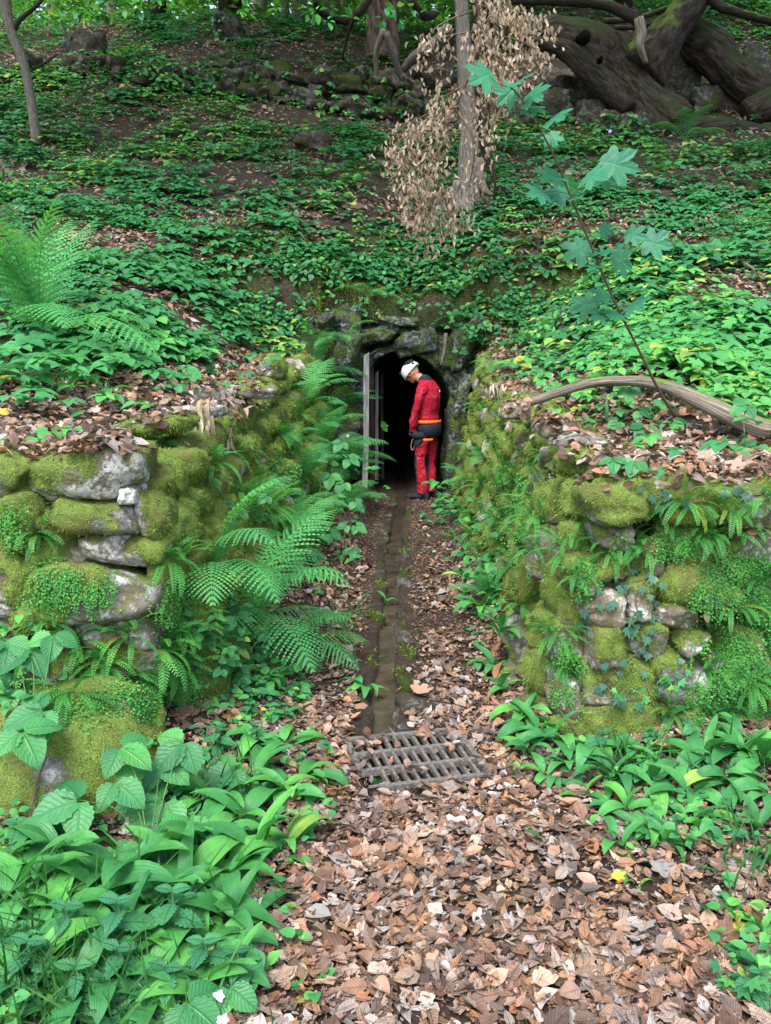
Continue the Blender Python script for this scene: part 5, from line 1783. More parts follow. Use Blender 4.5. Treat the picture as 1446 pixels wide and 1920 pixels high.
# dead twisted limbs in front of the big trunk
limb = [([(590, 0), (602, 22), (640, 38), (665, 30), (690, 0)], [5, 6, 7, 8, 9], 'curved bare branch arching in from the left of the thick trunk', M_BARKD),
        ([(720, 55), (705, 100), (708, 150), (706, 178)], [6, 5, 4, 2], 'pale forked dead branch hanging before the thick trunk', M_BRANCH),
        ([(724, 60), (740, 110), (755, 150), (778, 175)], [6, 6, 5, 4], 'crooked grey branch leaning right of the thick trunk', M_BARK),
        ([(770, 0), (790, 25), (805, 30), (820, 20)], [6, 8, 8, 7], 'dark bent bough left of the slender tree', M_BARKD),
        ([(842, 50), (815, 85), (780, 105), (757, 130)], [10, 11, 10, 7], 'broken leaning log between the two upright trunks', M_BARK),
        ([(672, 20), (655, 55), (642, 110)], [4, 3.5, 2], 'thin brown branch hanging left of the thick trunk', M_BARKD),
        ([(0, 300), (15, 325), (30, 345), (42, 372)], [5, 6, 6, 5], 'short dead pole leaning at the left edge above the fern', M_BARK),
        ([(1350, 484), (1390, 505), (1432, 535)], [2.2, 2.5, 2], 'pale thin stick lying in the herbs at the right edge', M_BRANCH)]
for pts, rad, lab, mt in limb:
    d = 19 if pts[0][1] < 200 and pts[0][0] > 500 else None
    if d is None:
        q = [hit(*p)[0] + np.array([0, -.05, .06]) for p in pts]
    else:
        q = [pd(x, y, d + .3 * i) for i, (x, y) in enumerate(pts)]
    s = q[0][1] / FPX
    a = Acc()
    tube(a, np.array(q) - q[-1], np.array(rad) * s, 8, .12, 5, sub=5)
    o = obj('branch', a.mesh('branch'), mt, loc=q[-1])
    o['kind'] = 'thing'
    tag(o, lab, 'branch')
# saplings at the left
for (pts, r, lab) in [([(70, 272), (60, 200), (45, 120), (22, 60), (10, 0), (5, -120)], [8.5, 8, 7.5, 8, 9, 8], 'slim curved tree at the left edge of the picture'),
                      ]:
    b, _ = hit(*pts[0]); d0 = b[1]; s = d0 / FPX
    t = thing('tree', b, lab, 'tree')
    q = [pd(x, y, d0) for x, y in pts]
    treepart('trunk', t, [(q, np.array(r) * s, {})], M_BARK)
    treepart('branch', t, [([pd(25, 60, d0), pd(40, 35, d0), pd(75, 5, d0), pd(90, -30, d0)], np.array([4, 4, 3, 2]) * s, {}), ([pd(60, 130, d0), pd(85, 118, d0), pd(110, 100, d0)], np.array([2.5, 2, 1]) * s, {})], M_BARKD)
    a = Acc(); crown(a, pd(5, -230, d0) - b, 2.6, 2.6, 1.6, 1800, .14, 8)
    obj('crown', a.mesh('crown', False), M_CROWN, t)

# fallen hollow tree at the right
b, _ = hit(1235, 245)
d0 = b[1]; s = d0 / FPX
t = thing('fallen_tree', b, 'huge mossy hollow fallen tree with a raised limb at the upper right', 'fallen tree')
z = lambda px, py, k=0.0: pd(px, py, d0 + k)
treepart('trunk', t, [([z(985, 58, 1.2), z(1030, 62, .9), z(1085, 78, .6), z(1130, 112, .4), z(1175, 158, .2), z(1215, 205, 0), z(1250, 250, -.1)], np.array([24, 34, 42, 46, 44, 46, 58]) * s, dict(seg=30, ridge=.2, bark=.16, freq=1.6, sub=7)),
                      ([z(1010, 78, .5), z(1060, 92, .2), z(1100, 130, .0), z(1140, 165, -.1), z(1180, 205, -.3)], np.array([9, 14, 20, 20, 15]) * s, dict(seg=20, bark=.2, freq=2))], M_LOG)
treepart('limb', t, [([z(1200, 140, .2), z(1228, 100, .2), z(1262, 50, .3), z(1300, 5, .5), z(1345, -40, .8)], np.array([48, 40, 30, 27, 22]) * s, dict(seg=24, ridge=.25, bark=.12, freq=2))], M_BARKD)
treepart('branch', t, [([z(960, 2, -.5), z(1060, 2, -.5), z(1130, 8, -.5), z(1165, 22, -.5), z(1198, 38, -.5)], np.array([6, 8, 8, 9, 11]) * s, {}),
                       ], M_BARKD)
treepart('branch', t, [([z(1198, 34, -.6), z(1203, 62, -.6), z(1200, 85, -.6), z(1212, 118, -.5)], np.array([8, 9, 7, 4]) * s, dict(ridge=.2))], M_BRANCH)
treepart('branch', t, [([z(1325, -10, .3), z(1350, 12, .3), z(1390, 25, .3), z(1450, 42, .4)], np.array([9, 8, 7, 6]) * s, {}), ([z(1130, 40, .6), z(1190, 35, .6), z(1260, 12, .7)], np.array([5, 5, 4]) * s, {}), ([z(1150, 52, .6), z(1210, 48, .6), z(1262, 22, .7)], np.array([4, 4, 3]) * s, {})], M_BARKD)
# hollows: near-black blobs, their colour standing for the shade inside knot holes
M_HOLLOW = solid('hollow_shade', (0.006, 0.005, 0.004), .9, .05)
for (px, py, rx, rz) in ((1096, 70, 14, 12), (1127, 110, 6, 5)):
    c = z(px, py, -.05)
    q, qn = c - ray(px, py) * (46 * s * .72), -ray(px, py)
    a = Acc()
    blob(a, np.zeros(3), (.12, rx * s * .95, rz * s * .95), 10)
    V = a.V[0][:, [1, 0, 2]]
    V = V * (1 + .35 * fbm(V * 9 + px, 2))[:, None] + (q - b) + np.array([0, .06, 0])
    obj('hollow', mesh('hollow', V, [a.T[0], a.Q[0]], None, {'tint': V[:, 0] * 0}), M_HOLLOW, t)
treepart('root_plate', t, [([z(1230, 235, -.2), z(1290, 245, -.2), z(1370, 250, -.1), z(1450, 262, 0)], np.array([30, 24, 22, 24]) * s, dict(seg=20, bark=.2, freq=2))], M_LOG)
b, _ = hit(1400, 215)
d0 = b[1]; s = d0 / FPX
t2 = thing('fallen_log', b, 'grey weathered log with a broken end lying right of the hollow tree', 'log')
z = lambda px, py, k=0.0: pd(px, py, d0 + k)
treepart('trunk', t2, [([z(1290, 68, .5), z(1325, 90, .3), z(1370, 135, .1), z(1420, 170, 0), z(1470, 200, 0)], np.array([30, 34, 34, 34, 36]) * s, dict(seg=28, ridge=.22, bark=.12, freq=2))], M_LOG)
treepart('stub', t2, [([z(1400, 215, -.5), z(1430, 198, -.5), z(1475, 188, -.4)], np.array([22, 26, 28]) * s, dict(seg=20, bark=.2, freq=2))], M_LOG)

# thick dead branch on the right terrace
bp = [(955, 765, 5.3), (1000, 752, 5.25), (1050, 735, 5.2), (1110, 718, 5.1), (1180, 714, 5.0), (1240, 722, 4.85), (1300, 745, 4.65), (1360, 775, 4.5), (1420, 800, 4.35), (1450, 806, 4.3)]
q = np.array([pd(*p) for p in bp])
gz = H(q[:, 0], q[:, 1])
q[[0, 7, 8, 9], 2] = np.maximum(q[[0, 7, 8, 9], 2], gz[[0, 7, 8, 9]] + .02)
a = Acc()
tube(a, q - q[5], np.array([.026, .029, .031, .032, .034, .038, .046, .054, .058, .056]), 16, .10, 9, sub=8, ridge=.08)
o = obj('dead_branch', a.mesh('dead_branch'), M_BRANCH, loc=q[5], kind='thing')
tag(o, 'thick bowed dead branch lying across the leafy right terrace', 'branch')
a = Acc()
sp_ = [hit(x, y)[0] + [0, 0, .02] for x, y in [(1285, 1498), (1330, 1510), (1370, 1522), (1410, 1530), (1446, 1550)]]
tube(a, np.array(sp_) - sp_[2], [.006, .009, .010, .011, .008], 8, .15, 20, sub=5)
o = obj('stick', a.mesh('stick'), M_BARK, loc=sp_[2], kind='thing')
tag(o, 'dark knotty stick lying among the wild garlic at the right edge', 'stick')
for pts, r, lab in [([(690, 1110), (660, 1112), (640, 1118)], .005, 'short pale stick on the leaf litter left of the drain'), ([(650, 1635), (690, 1628)], .006, 'pale straw lying on the path'), ([(1045, 1330), (1075, 1370), (1095, 1400)], .004, 'thin pale twig at the foot of the wall corner'), ([(55, 1560), (70, 1480), (90, 1420)], .004, 'thin bare twig standing before the mossy boulder'),
                    ([(640, 1000), (700, 985)], .004, 'bare twig across the far trench floor'), ([(1270, 1380), (1265, 1330), (1290, 1350)], .003, 'curled dry stem on the face of the right wall'), ([(1080, 1180), (1120, 1250), (1160, 1300)], .002, 'dry tendril trailing down the right wall')]:
    q = np.array([hit(x, y)[0] + [0, -.01, .012] for x, y in pts])
    a = Acc()
    tube(a, q - q[0], [r] * len(q), 6, .1, 30, sub=5)
    o = obj('twig', a.mesh('twig'), M_BRANCH, loc=q[0], kind='thing')
    tag(o, lab, 'twig')

# ------------------------------------------------------------------ broken branch with hanging dead leaves
DB = 9.2
db = thing('withered_branch', pd(880, -60, DB), 'broken tree limb hung with curled tan dead leaves in front of the slender tree', 'dead branch')
base = np.array(db.location)
tw = [([(875, -260), (880, -60), (900, 40), (880, 140), (840, 230), (815, 330), (805, 460)], 7, 10), ([(880, -40), (940, 0), (980, 40), (1005, 100)], 4, 95), ([(900, 10), (960, 20), (1015, 35)], 3, 75), ([(895, 40), (930, 90), (955, 170)], 4, 85), ([(900, 60), (985, 80), (1000, 115)], 3, 42), ([(885, 20), (820, 50), (790, 100)], 3, 34), ([(880, 60), (830, 70), (785, 90)], 2, 12),
      ([(860, 200), (800, 215), (745, 245)], 3, 45), ([(840, 240), (780, 280), (735, 300)], 3, 62), ([(830, 270), (790, 330), (755, 350)], 3, 62), ([(825, 300), (800, 380), (775, 400)], 3, 70), ([(860, 210), (890, 270), (880, 350)], 3, 30), ([(870, 170), (915, 210), (905, 260)], 3, 30),
      ([(815, 340), (850, 380), (850, 425)], 3, 60), ([(812, 380), (790, 420), (800, 470)], 2, 26), ([(870, 160), (820, 190), (800, 215)], 2, 26), ([(850, 220), (770, 250), (720, 290)], 2, 42), ([(900, 100), (925, 140), (905, 190)], 3, 52), ([(800, 130), (835, 130), (850, 150)], 2, 10), ([(935, 60), (950, 110), (930, 150)], 2, 40)]
a = Acc()
LP, LD = [], []
for pts, r, nl in tw:
    q = np.array([pd(x, y, DB + rv.uniform(-.15, .25)) for x, y in pts])
    tube(a, q - base, np.linspace(r, 1.2, len(q)) / FPX * DB * .6, 6, sub=4)
    L = len(pts) - 1
    for k in range(int(nl * 1.5)):
        u = (rv.random() ** .8) * L
        if pts[0][1] < -100:
            u = 2 + rv.random() * (L - 2)
        i = min(int(u), L - 1)
        p = q[i] * (1 - (u - i)) + q[i + 1] * (u - i)
        LP.append(p + np.array([rv.gauss(0, .085), rv.gauss(0, .08), -abs(rv.gauss(0, .10))]))
obj('twigs', a.mesh('twigs'), M_STEMB, db)
DLM = []
for i in range(5):
    tt = leaf_tpl(6, .28 + .05 * i, [.5, .9, .3, .7, 1.1][i], [.25, -.3, .5, -.1, .4][i], halfcols=1)
    DLM.append(tplmesh('leaf', tt)); DLM[-1].materials.append(M_DEADLEAF)
LPa = np.array(LP)
_x, _y = proj(LPa)
LPa = LPa[~((_x > 845) & (_x < 885) & (_y < 300)) | (RS.rand(len(LPa)) < .25)]
order = np.random.RandomState(1).permutation(len(LPa))
for i in order[:298]:
    p = LPa[i]
    d = nrm([rv.gauss(0, .35), rv.gauss(0, .3), -1]); n = nrm([rv.gauss(0, 1), rv.gauss(-.4, .8), .1])
    leafchild(DLM[rv.randrange(5)], db, base, p, d, n, rv.uniform(.055, .095))
rest = LPa[order[298:]]
nr_ = len(rest)
a = Acc()
for k in range(2):
    scatter(a, leaf_tpl(4, .42, .7, .2), frames(nrm(RS.normal(size=(nr_, 3)) * [.4, .3, .2] - [0, 0, 1]), RS.normal(size=(nr_, 3))), rest - base + RS.normal(size=(nr_, 3)) * .05, RS.uniform(.05, .085, nr_), RS.rand(nr_))
o = obj('leaves', a.mesh('leaves'), M_DEADLEAF, db); o['kind'] = 'stuff'

# bleached leaf bundles on the walls
def bundle(px, py, n, spread, size, lab, drop=0.0):
    b, bn_ = hit(px, py)
    t = thing('bleached_leaves', b, lab, 'dead leaves')
    for k in range(n):
        ox, oy = rv.uniform(-1, 1) * spread, rv.uniform(0, 1) * drop
        p = b + np.array([ox, rv.uniform(-.05, .03) - oy * .25, .03 - oy + rv.uniform(0, .04)])
        d = nrm([rv.uniform(-.6, .6), rv.uniform(-.8, 0), -.3 - (1.5 if drop else 0)])
        leafchild(DLP[rv.randrange(3)], t, b, p, d, nrm([rv.uniform(-.6, .6), -.6, .8]), size * rv.uniform(.7, 1.2))
DLP = []
for i in range(3):
    DLP.append(tplmesh('leaf', leaf_tpl(8, .14 + .04 * i, [.9, .5, 1.2][i], [.5, .8, .3][i]))); DLP[-1].materials.append(M_PALE)
bundle(382, 765, 14, .05, .13, 'bleached strap leaves draped over the long slab on the left wall', .14)
bundle(945, 730, 26, .16, .12, 'bleached curled leaves heaped on the right wall near the branch end', .06)
bundle(430, 810, 7, .03, .12, 'thin bleached leaf strands hanging on the inner left wall', .12)

# a few dead leaves one can tell apart
def oneleaf(px, py, size, col, lab, tpl=0, lift=.02, heading=None):
    b, bn_ = hit(px, py)
    m = tplmesh('dead_leaf', [T_LIT[0], T_LIT[3], T_LIT[5], leaf_tpl(8, .55, .6, -.3)][tpl])
    m.materials.append(col)
    d = nrm(np.array([rv.uniform(-1, 1), rv.uniform(-1, 1), 0]) if heading is None else np.array(heading))
    n = nrm(bn_ + TOCAM(b) * .4)
    R = frames(np.array([d]), np.array([n]))[0]
    M = Matrix.Identity(4)
    for i in range(3):
        for j in range(3):
            M[i][j] = float(R[i, j] * size)
        M[i][3] = float((b + bn_ * lift)[i])
    o = obj('dead_leaf', m, None, M=M, kind='thing')
    tag(o, lab, 'dead leaf')
C_PINK = leaf_mat('pink_dry_leaf', [(0, (.42, .26, .20)), (1, (.46, .29, .22))], (.35, .16, .12), 8, .5, .1)
C_ORG = leaf_mat('orange_dry_leaf', [(0, (.32, .15, .07)), (1, (.36, .18, .09))], (.3, .12, .05), 8, .4, .1)
C_YEL = leaf_mat('yellow_leaf', [(0, (.62, .46, .06)), (1, (.66, .5, .08))], (.6, .5, .15), 8, .3, .3)
C_GREY = leaf_mat('grey_dry_leaf', [(0, (.27, .25, .24)), (1, (.33, .31, .3))], (.2, .18, .17), 8, .5, .1)
for q in [(750, 1395, .13, C_GREY, 'large folded pale leaf lying on the middle of the grate', 1, .03), (1120, 1670, .07, C_PINK, 'pale pink leaf tip standing out of the litter on the right of the path', 0), (1322, 1140, .045, C_PINK, 'pink dead leaf stuck on the mossy right wall', 0, .02, (.1, -.3, -1)),
          (910, 1860, .075, C_PINK, 'pale pink ribbed leaf at the bottom of the path', 0), (845, 1410, .05, C_ORG, 'round orange leaf on the right part of the grate', 0), (672, 1432, .04, C_ORG, 'small orange leaf on the left edge of the grate', 0), (1147, 1650, .05, C_YEL, 'bright yellow lobed leaf beside the wild garlic', 1), (25, 735, .10, C_YEL, 'yellow drooping leaf at the left edge below the ferns', 0, .08),
          (20, 785, .09, C_YEL, 'brownish yellow leaf lying at the left edge of the wall top', 1, .03), (945, 1210, .16, C_ORG, 'long curled brown leaf hanging from the wall near the corner', 2, .04, (.1, -.2, -1)), (957, 1235, .13, C_ORG, 'second curled brown leaf hanging under the longest one', 2, .04, (-.1, -.2, -1)), (1400, 985, .045, C_ORG, 'orange leaf caught in the spleenwort at the right edge', 0, .03), (1265, 880, .07, C_ORG, 'chestnut brown curled leaf on the right terrace', 3, .03),
          (150, 838, .09, C_GREY, 'large white curled leaf behind the white block', 3, .02), (700, 1855, .08, C_PINK, 'curled brown leaf at the lower left of the path', 3), (1240, 1630, .09, C_GREY, 'broad grey leaf right of the yellow leaf', 1), (570, 1720, .10, C_GREY, 'pale grey leaf at the left margin of the path', 0), (1330, 1760, .08, C_PINK, 'long tan leaf near the right margin of the path', 0), (780, 1310, .12, C_PINK, 'large pale leaf right of the drain mouth', 1), (700, 1310, .05, C_ORG, 'wet orange leaf beside the drain', 0), (880, 1030, .09, C_ORG, 'light brown leaf midway along the right trench floor', 1)]:
    oneleaf(*q)

# small flowers
M_PET = solid('pale_violet_petal', (.45, .38, .72), .6, .3, 200, .1, .1, .001)
M_YPET = solid('white_petal', (.75, .75, .7), .6, .3, 200, .1, .1, .001)
for (px, py, sz, mt, lab) in [(410, 1868, .017, M_PET, 'pale violet flower low in the left corner of the picture'), (418, 1912, .016, M_PET, 'second violet flower at the very bottom edge'), (652, 817, .022, M_YPET, 'small white bramble flower on the ferns near the post'), (1144, 246, .04, M_PET, 'tiny pale flower before the fallen tree')]:
    b, bn_ = hit(px, py + 20)
    c = P(px, py, b[1] - .05)
    t = thing('flower', b, lab, 'flower')
    n = nrm(TOCAM(c) + np.array([0, 0, .5]))
    a = Acc(); tube(a, [np.zeros(3), (c - b) * .6 + [.01, 0, 0], c - b], [.0012] * 3, 5, sub=3, caps=False)
    obj('stem', a.mesh('stem'), M_STEM, t)
    for k in range(5):
        an = k * 2 * math.pi / 5
        d = np.array([math.cos(an), 0, math.sin(an)])
        d = nrm(d - n * (d @ n))
        pm = tplmesh('petal', leaf_tpl(3, .8, .1, .1)); pm.materials.append(mt)
        leafchild(pm, t, b, c, d, n, sz, 'petal')

# ------------------------------------------------------------------ background wood on the crest and the trees that shade the slope
rb = random.Random(31)
bgl = []
for k, px in enumerate([470, 505, 548, 575, 630, 655, 760, 1010, 1060, 1105, 1160, 1335, 1352, 1395, 1420, 1440, 250, 330, 150, 60, 410, 940, 1225, 1290]):
    bgl.append((px, rb.uniform(27, 46), rb.uniform(.10, .30)))
bgl += [(1350, 27, .42), (930, 30, .4), (640, 40, .4)]
for w, (px, d, r) in ordered(bgl):
    x = (px - 723) / FPX * d * 1.0
    zz = float(H(x, d))
    b = np.array([x, d, zz - .1])
    t = thing('tree', b, 'upright background tree trunk beyond the crest of the slope, %s' % w, 'tree', 'background trees on the crest')
    hgt = rb.uniform(9, 13)
    treepart('trunk', t, [([b, b + [rb.uniform(-.2, .2), 0, hgt * .5], b + [rb.uniform(-.4, .4), 0, hgt]], [r * 1.25, r, r * .6], dict(seg=10, sub=3, ridge=.08))], M_BARK if rb.random() < .5 else M_BARKD)
    a = Acc(); crown(a, np.array([0, 0, hgt * .85]), 3.3, 3.0, 3.2, 1500, .34, int(px))
    obj('crown', a.mesh('crown', False), M_CROWN, t)
# trees standing beside the view whose crowns close the canopy over the slope
for (x, y, hgt, rx, lab) in [(-8.5, 11, 12, 5.5, 'tall tree left of the picture shading the slope'), (9.5, 12, 12, 5.5, 'tall tree right of the picture shading the slope'), (-10, 19, 10, 6, 'second tall tree left of the slope'), (12, 20, 10, 6, 'second tall tree right of the slope'), (0.8, 21.5, 9, 5, 'tree growing behind the ruined wall'), (-4.5, 25, 9, 5.5, 'tree on the crest left of centre'), (6.5, 24, 9, 5.5, 'tree on the crest right of centre')]:
    zz = float(H(x, y))
    if lab.startswith('tree growing'):
        x = 2.55; y = 22.5; zz = float(H(x, y))
    b = np.array([x, y, zz - .1])
    t = thing('tree', b, lab, 'tree', 'canopy trees')
    treepart('trunk', t, [([b, b + [rb.uniform(-.3, .3), 0, hgt * .5], b + [rb.uniform(-.6, .6), -.5, hgt]], [.26, .2, .12], dict(seg=10, sub=3, ridge=.08))], M_BARKD)
    a = Acc(); crown(a, np.array([-.4 * x, -2.5, hgt]), rx, rx * .9, 2.0, 6800, .3, int(x * 7 + 300))
    obj('crown', a.mesh('crown', False), M_CROWN, t)
# understorey: a mass of leaves on the crest
a = Acc()
n = 16000
x = RS.uniform(-24, 24, n); y = RS.uniform(23, 48, n)
z0 = H(x, y, False)
hgt = np.abs(RS.normal(size=n)) * (0.5 + 0.05 * (y - 23)) * (.6 + .8 * np.clip(fbm(np.c_[x * .4, y * .4, x * 0], 2) + .3, 0, 1))
scatter(a, T_LITFAR[0], frames(nrm(RS.normal(size=(n, 3)) * [1, 1, .3]), nrm(RS.normal(size=(n, 3)) * .5 + [0, -.2, 1])), np.c_[x, y, z0 + hgt + .1], RS.uniform(.12, .30, n), RS.rand(n))
n = 9000
x = RS.uniform(-24, 24, n); y = RS.uniform(38, 52, n)
z0 = H(x, y, False)
scatter(a, T_LITFAR[0], frames(nrm(RS.normal(size=(n, 3)) * [1, 1, .3]), nrm(RS.normal(size=(n, 3)) * .5 + [0, -.3, 1])), np.c_[x, y, z0 + RS.uniform(0, 7, n)], RS.uniform(.25, .5, n), RS.rand(n))
n = 26000
x = RS.uniform(-40, 40, n); y = RS.uniform(54, 66, n)
z0 = H(x, y, False)
scatter(a, T_LITFAR[0], frames(nrm(RS.normal(size=(n, 3)) * [1, 1, .3]), nrm(RS.normal(size=(n, 3)) * .5 + [0, -.6, 1])), np.c_[x, y, z0 + RS.uniform(0, 16, n)], RS.uniform(.6, 1.2, n), RS.rand(n))
o = obj('undergrowth', a.mesh('undergrowth', False), M_CROWN, kind='stuff')

# ------------------------------------------------------------------ herb cover and leaf litter
def terrain_pts(n, x0, x1, y0, y1, seed):
    rs = np.random.RandomState(seed)
    x = rs.uniform(x0, x1, n); y = rs.uniform(y0, y1, n)
    z = H(x, y)
    e = .04
    nx = -(H(x + e, y) - z) / e; ny = -(H(x, y + e) - z) / e
    nn = nrm(np.c_[nx, ny, np.ones(n)])
    return np.c_[x, y, z], nn, rs


# places on the slope without herbs (cx, cy, rx, ry, strength)
bare = [(610, 560, 110, 34, .85), (760, 625, 120, 38, 1), (500, 540, 70, 30, .7), (770, 560, 200, 30, .5), (690, 185, 200, 35, .5), (500, 165, 160, 30, .3), (780, 300, 90, 120, .6), (1180, 190, 260, 75, .97), (1350, 240, 170, 40, .9), (560, 330, 90, 60, .35), (700, 420, 110, 60, .55), (560, 440, 90, 30, .4), (250, 470, 60, 20, .4), (1050, 440, 120, 25, .4), (900, 480, 90, 40, .5), (1200, 290, 90, 20, .5), (960, 640, 120, 60, .8), (930, 560, 70, 40, .7), (1060, 560, 90, 30, .5),
        (1180, 840, 330, 75, .82), (1100, 760, 200, 60, .7), (1330, 870, 200, 50, .7), (380, 745, 260, 60, .75), (150, 830, 260, 45, .9), (470, 690, 80, 50, .9), (1380, 360, 90, 25, .4), (330, 220, 70, 25, .5), (1230, 370, 60, 25, .4), (100, 70, 140, 50, .6), (420, 400, 50, 30, .4)]


def cover(p, nn):
    px, py = proj(p)
    c = np.ones(len(p))
    for cx, cy, rx, ry, s_ in bare:
        q = np.hypot((px - cx) / rx, (py - cy) / ry)
        c *= 1 - s_ * sstep(1.25, .75, q)
    c *= np.clip(.56 + .95 * fbm(p * .9, 3), .04, 1)
    c *= sstep(.22, .6, nn[:, 2])
    cx_ = .5 * (Ltop(p[:, 1]) + Rtop(p[:, 1])); hw = .5 * (Rtop(p[:, 1]) - Ltop(p[:, 1]))
    c *= ~((np.abs(p[:, 0] - cx_) < hw + .12) & (p[:, 1] < 10.7))
    c *= (p[:, 1] > 3.55)
    inview = (px > -250) & (px < 1700) & (py > -150)
    return c * inview


def herbs(acc, n, y0, y1, size, tpl, seed, lift, xw):
    p, nn, rs = terrain_pts(n, -xw, xw, y0, y1, seed)
    c = cover(p, nn)
    k = rs.rand(n) < c
    p, nn = p[k], nn[k]
    m = len(p)
    # each point is a spray of three to five leaflets
    az = rs.uniform(0, 2 * math.pi, m)
    hh = lift * (0.3 + rs.rand(m)) * (1 + .8 * np.clip(fbm(p * 1.4 + 9, 2), -.5, 1))
    up = nrm(nn * .5 + np.array([0, -.25, 1]) + rs.normal(size=(m, 3)) * .16)
    pn_ = np.clip(.5 + .9 * fbm(p * np.array([.55, .55, .3]) + 21, 3), 0, 1)
    tl = np.clip(pn_ * .6 + rs.rand(m) * .35, 0, .86)
    size = size * (.75 + .6 * np.clip(.5 + fbm(p * .8 + 4, 2), 0, 1))
    sizec = size[:, None]
    for q, da in enumerate((0, 1.25, -1.25, 2.5)):
        kk = rs.rand(m) < (1, .95, .95, .45)[q]
        a_ = az + da + rs.uniform(-.25, .25, m)
        d = np.stack([np.cos(a_), np.sin(a_), -.15 + rs.uniform(-.2, .2, m)], -1)
        d = nrm(d - up * np.sum(d * up, 1, keepdims=True) * .8)
        pos = p + np.c_[0 * hh, 0 * hh, hh] + d * sizec * .12
        sc = size * rs.uniform(.6, 1.15, m)
        scatter(acc, tpl, frames(d, up + rs.normal(size=(m, 3)) * .12)[kk], pos[kk], sc[kk], np.clip(tl * .85 + rs.rand(m) * .15 + (rs.rand(m) < .012) * .4, 0, .99)[kk])
    return m


a = Acc()
c1 = herbs(a, 8000, 3.6, 7.0, .105, T_HERBN, 51, .12, 4.2)
o = obj('herb_cover', a.mesh('herb_cover'), M_HERB, kind='stuff')
a = Acc()
c2 = herbs(a, 23000, 6.5, 12.5, .105, T_HERB, 52, .12, 6.8)
c3 = herbs(a, 40000, 12, 26, .12, T_HERB, 53, .16, 14)
o = obj('herb_cover', a.mesh('herb_cover'), M_HERB, kind='stuff')
print('herb sprays', c1, c2, c3)
# herbs trailing over the eroded bank and the rock, and lobed plants among the cover
P0, D0 = [], []
rs = np.random.RandomState(91)
for (cx, cy, rx, ry, n) in [(620, 505, 190, 22, 150), (820, 515, 160, 30, 130), (960, 580, 90, 50, 120), (510, 590, 80, 50, 90), (890, 620, 50, 40, 26), (1010, 640, 50, 40, 60), (740, 570, 200, 30, 26), (300, 140, 240, 45, 90), (620, 190, 170, 36, 50), (420, 50, 420, 30, 120), (1180, 230, 220, 26, 60)]:
    for k in range(n):
        q, qn = hit(cx + rs.normal() * rx * .5, cy + rs.normal() * ry * .5)
        P0.append(q + qn * rs.uniform(.02, .10)); D0.append(qn)
P0, D0 = np.array(P0), np.array(D0); m = len(P0)
a = Acc()
for k in range(4):
    dd = nrm(rs.normal(size=(m, 3)) * [1, .5, .5] + [0, -.2, -.2])
    scatter(a, T_HERB, frames(dd, D0 * .5 + rs.normal(size=(m, 3)) * .3 + [0, -.3, .8]), P0 + dd * .02, rs.uniform(.05, .10, m) * np.clip(P0[:, 1] / 11, 1, 1.7), rs.rand(m) * .8)
o = obj('trailing_herbs', a.mesh('trailing_herbs'), M_HERB, kind='stuff')
a = Acc()
p, nn, rs = terrain_pts(14000, -9, 9, 4.5, 20, 92)
k = rs.rand(len(p)) < cover(p, nn) * np.clip(fbm(p * .5 + 40, 2) * 1.6, 0, .8)
p = p[k]; m = len(p)
scatter(a, T_SYC2, frames(rs.normal(size=(m, 3)) * [1, 1, .2], rs.normal(size=(m, 3)) * .25 + [0, -.4, 1]), p + np.c_[np.zeros(m), np.zeros(m), rs.uniform(.08, .22, m)], rs.uniform(.07, .14, m) , .75 + .2 * rs.rand(m))
o = obj('lobed_herbs', a.mesh('lobed_herbs'), M_HERB, kind='stuff')
# narrow upright leaves and yellowing blades between the herbs (dying garlic)
a = Acc()
p, nn, rs = terrain_pts(26000, -10, 10, 4, 20, 54)
px, py = proj(p)
k = (rs.rand(len(p)) < cover(p, nn) * .5 + .1 * (py > 240)) & (px > -100) & (px < 1550) & (nn[:, 2] > .5) & ~((np.abs(p[:, 0]) < 1.2) & (p[:, 1] < 10.6))
p = p[k]; m = len(p)
scatter(a, leaf_tpl(3, .22, .2, .35), frames(nrm(rs.normal(size=(m, 3)) * [.7, .7, .2] + [0, -.2, .55]), nrm(rs.normal(size=(m, 3)) + [0, -1, .5])), p, rs.uniform(.07, .14, m), rs.rand(m))
o = obj('garlic_blades', a.mesh('garlic_blades'), M_RAMSON, kind='stuff')


def litter(acc, n, x0, x1, y0, y1, size, seed, dens, tpls, tilt=.5, lift=.012):
    p, nn, rs = terrain_pts(n, x0, x1, y0, y1, seed)
    k = rs.rand(n) < dens(p, nn)
    p, nn = p[k], nn[k]
    m = len(p)
    ti = rs.randint(0, len(tpls), m)
    d = rs.normal(size=(m, 3)) * [1, 1, .35]
    up = nn + rs.normal(size=(m, 3)) * tilt * np.array([.6, .6, .1])
    R = frames(nrm(d - nn * np.sum(d * nn, 1, keepdims=True)) + rs.normal(size=(m, 3)) * .2 * tilt, up)
    p = p + nn * (lift * (0.3 + rs.rand(m) * 1.8))[:, None]
    sc = size * np.exp(rs.normal(size=m) * .28)
    for i, t_ in enumerate(tpls):
        q = ti == i
        scatter(acc, t_, R[q], p[q], sc[q], rs.rand(q.sum()))


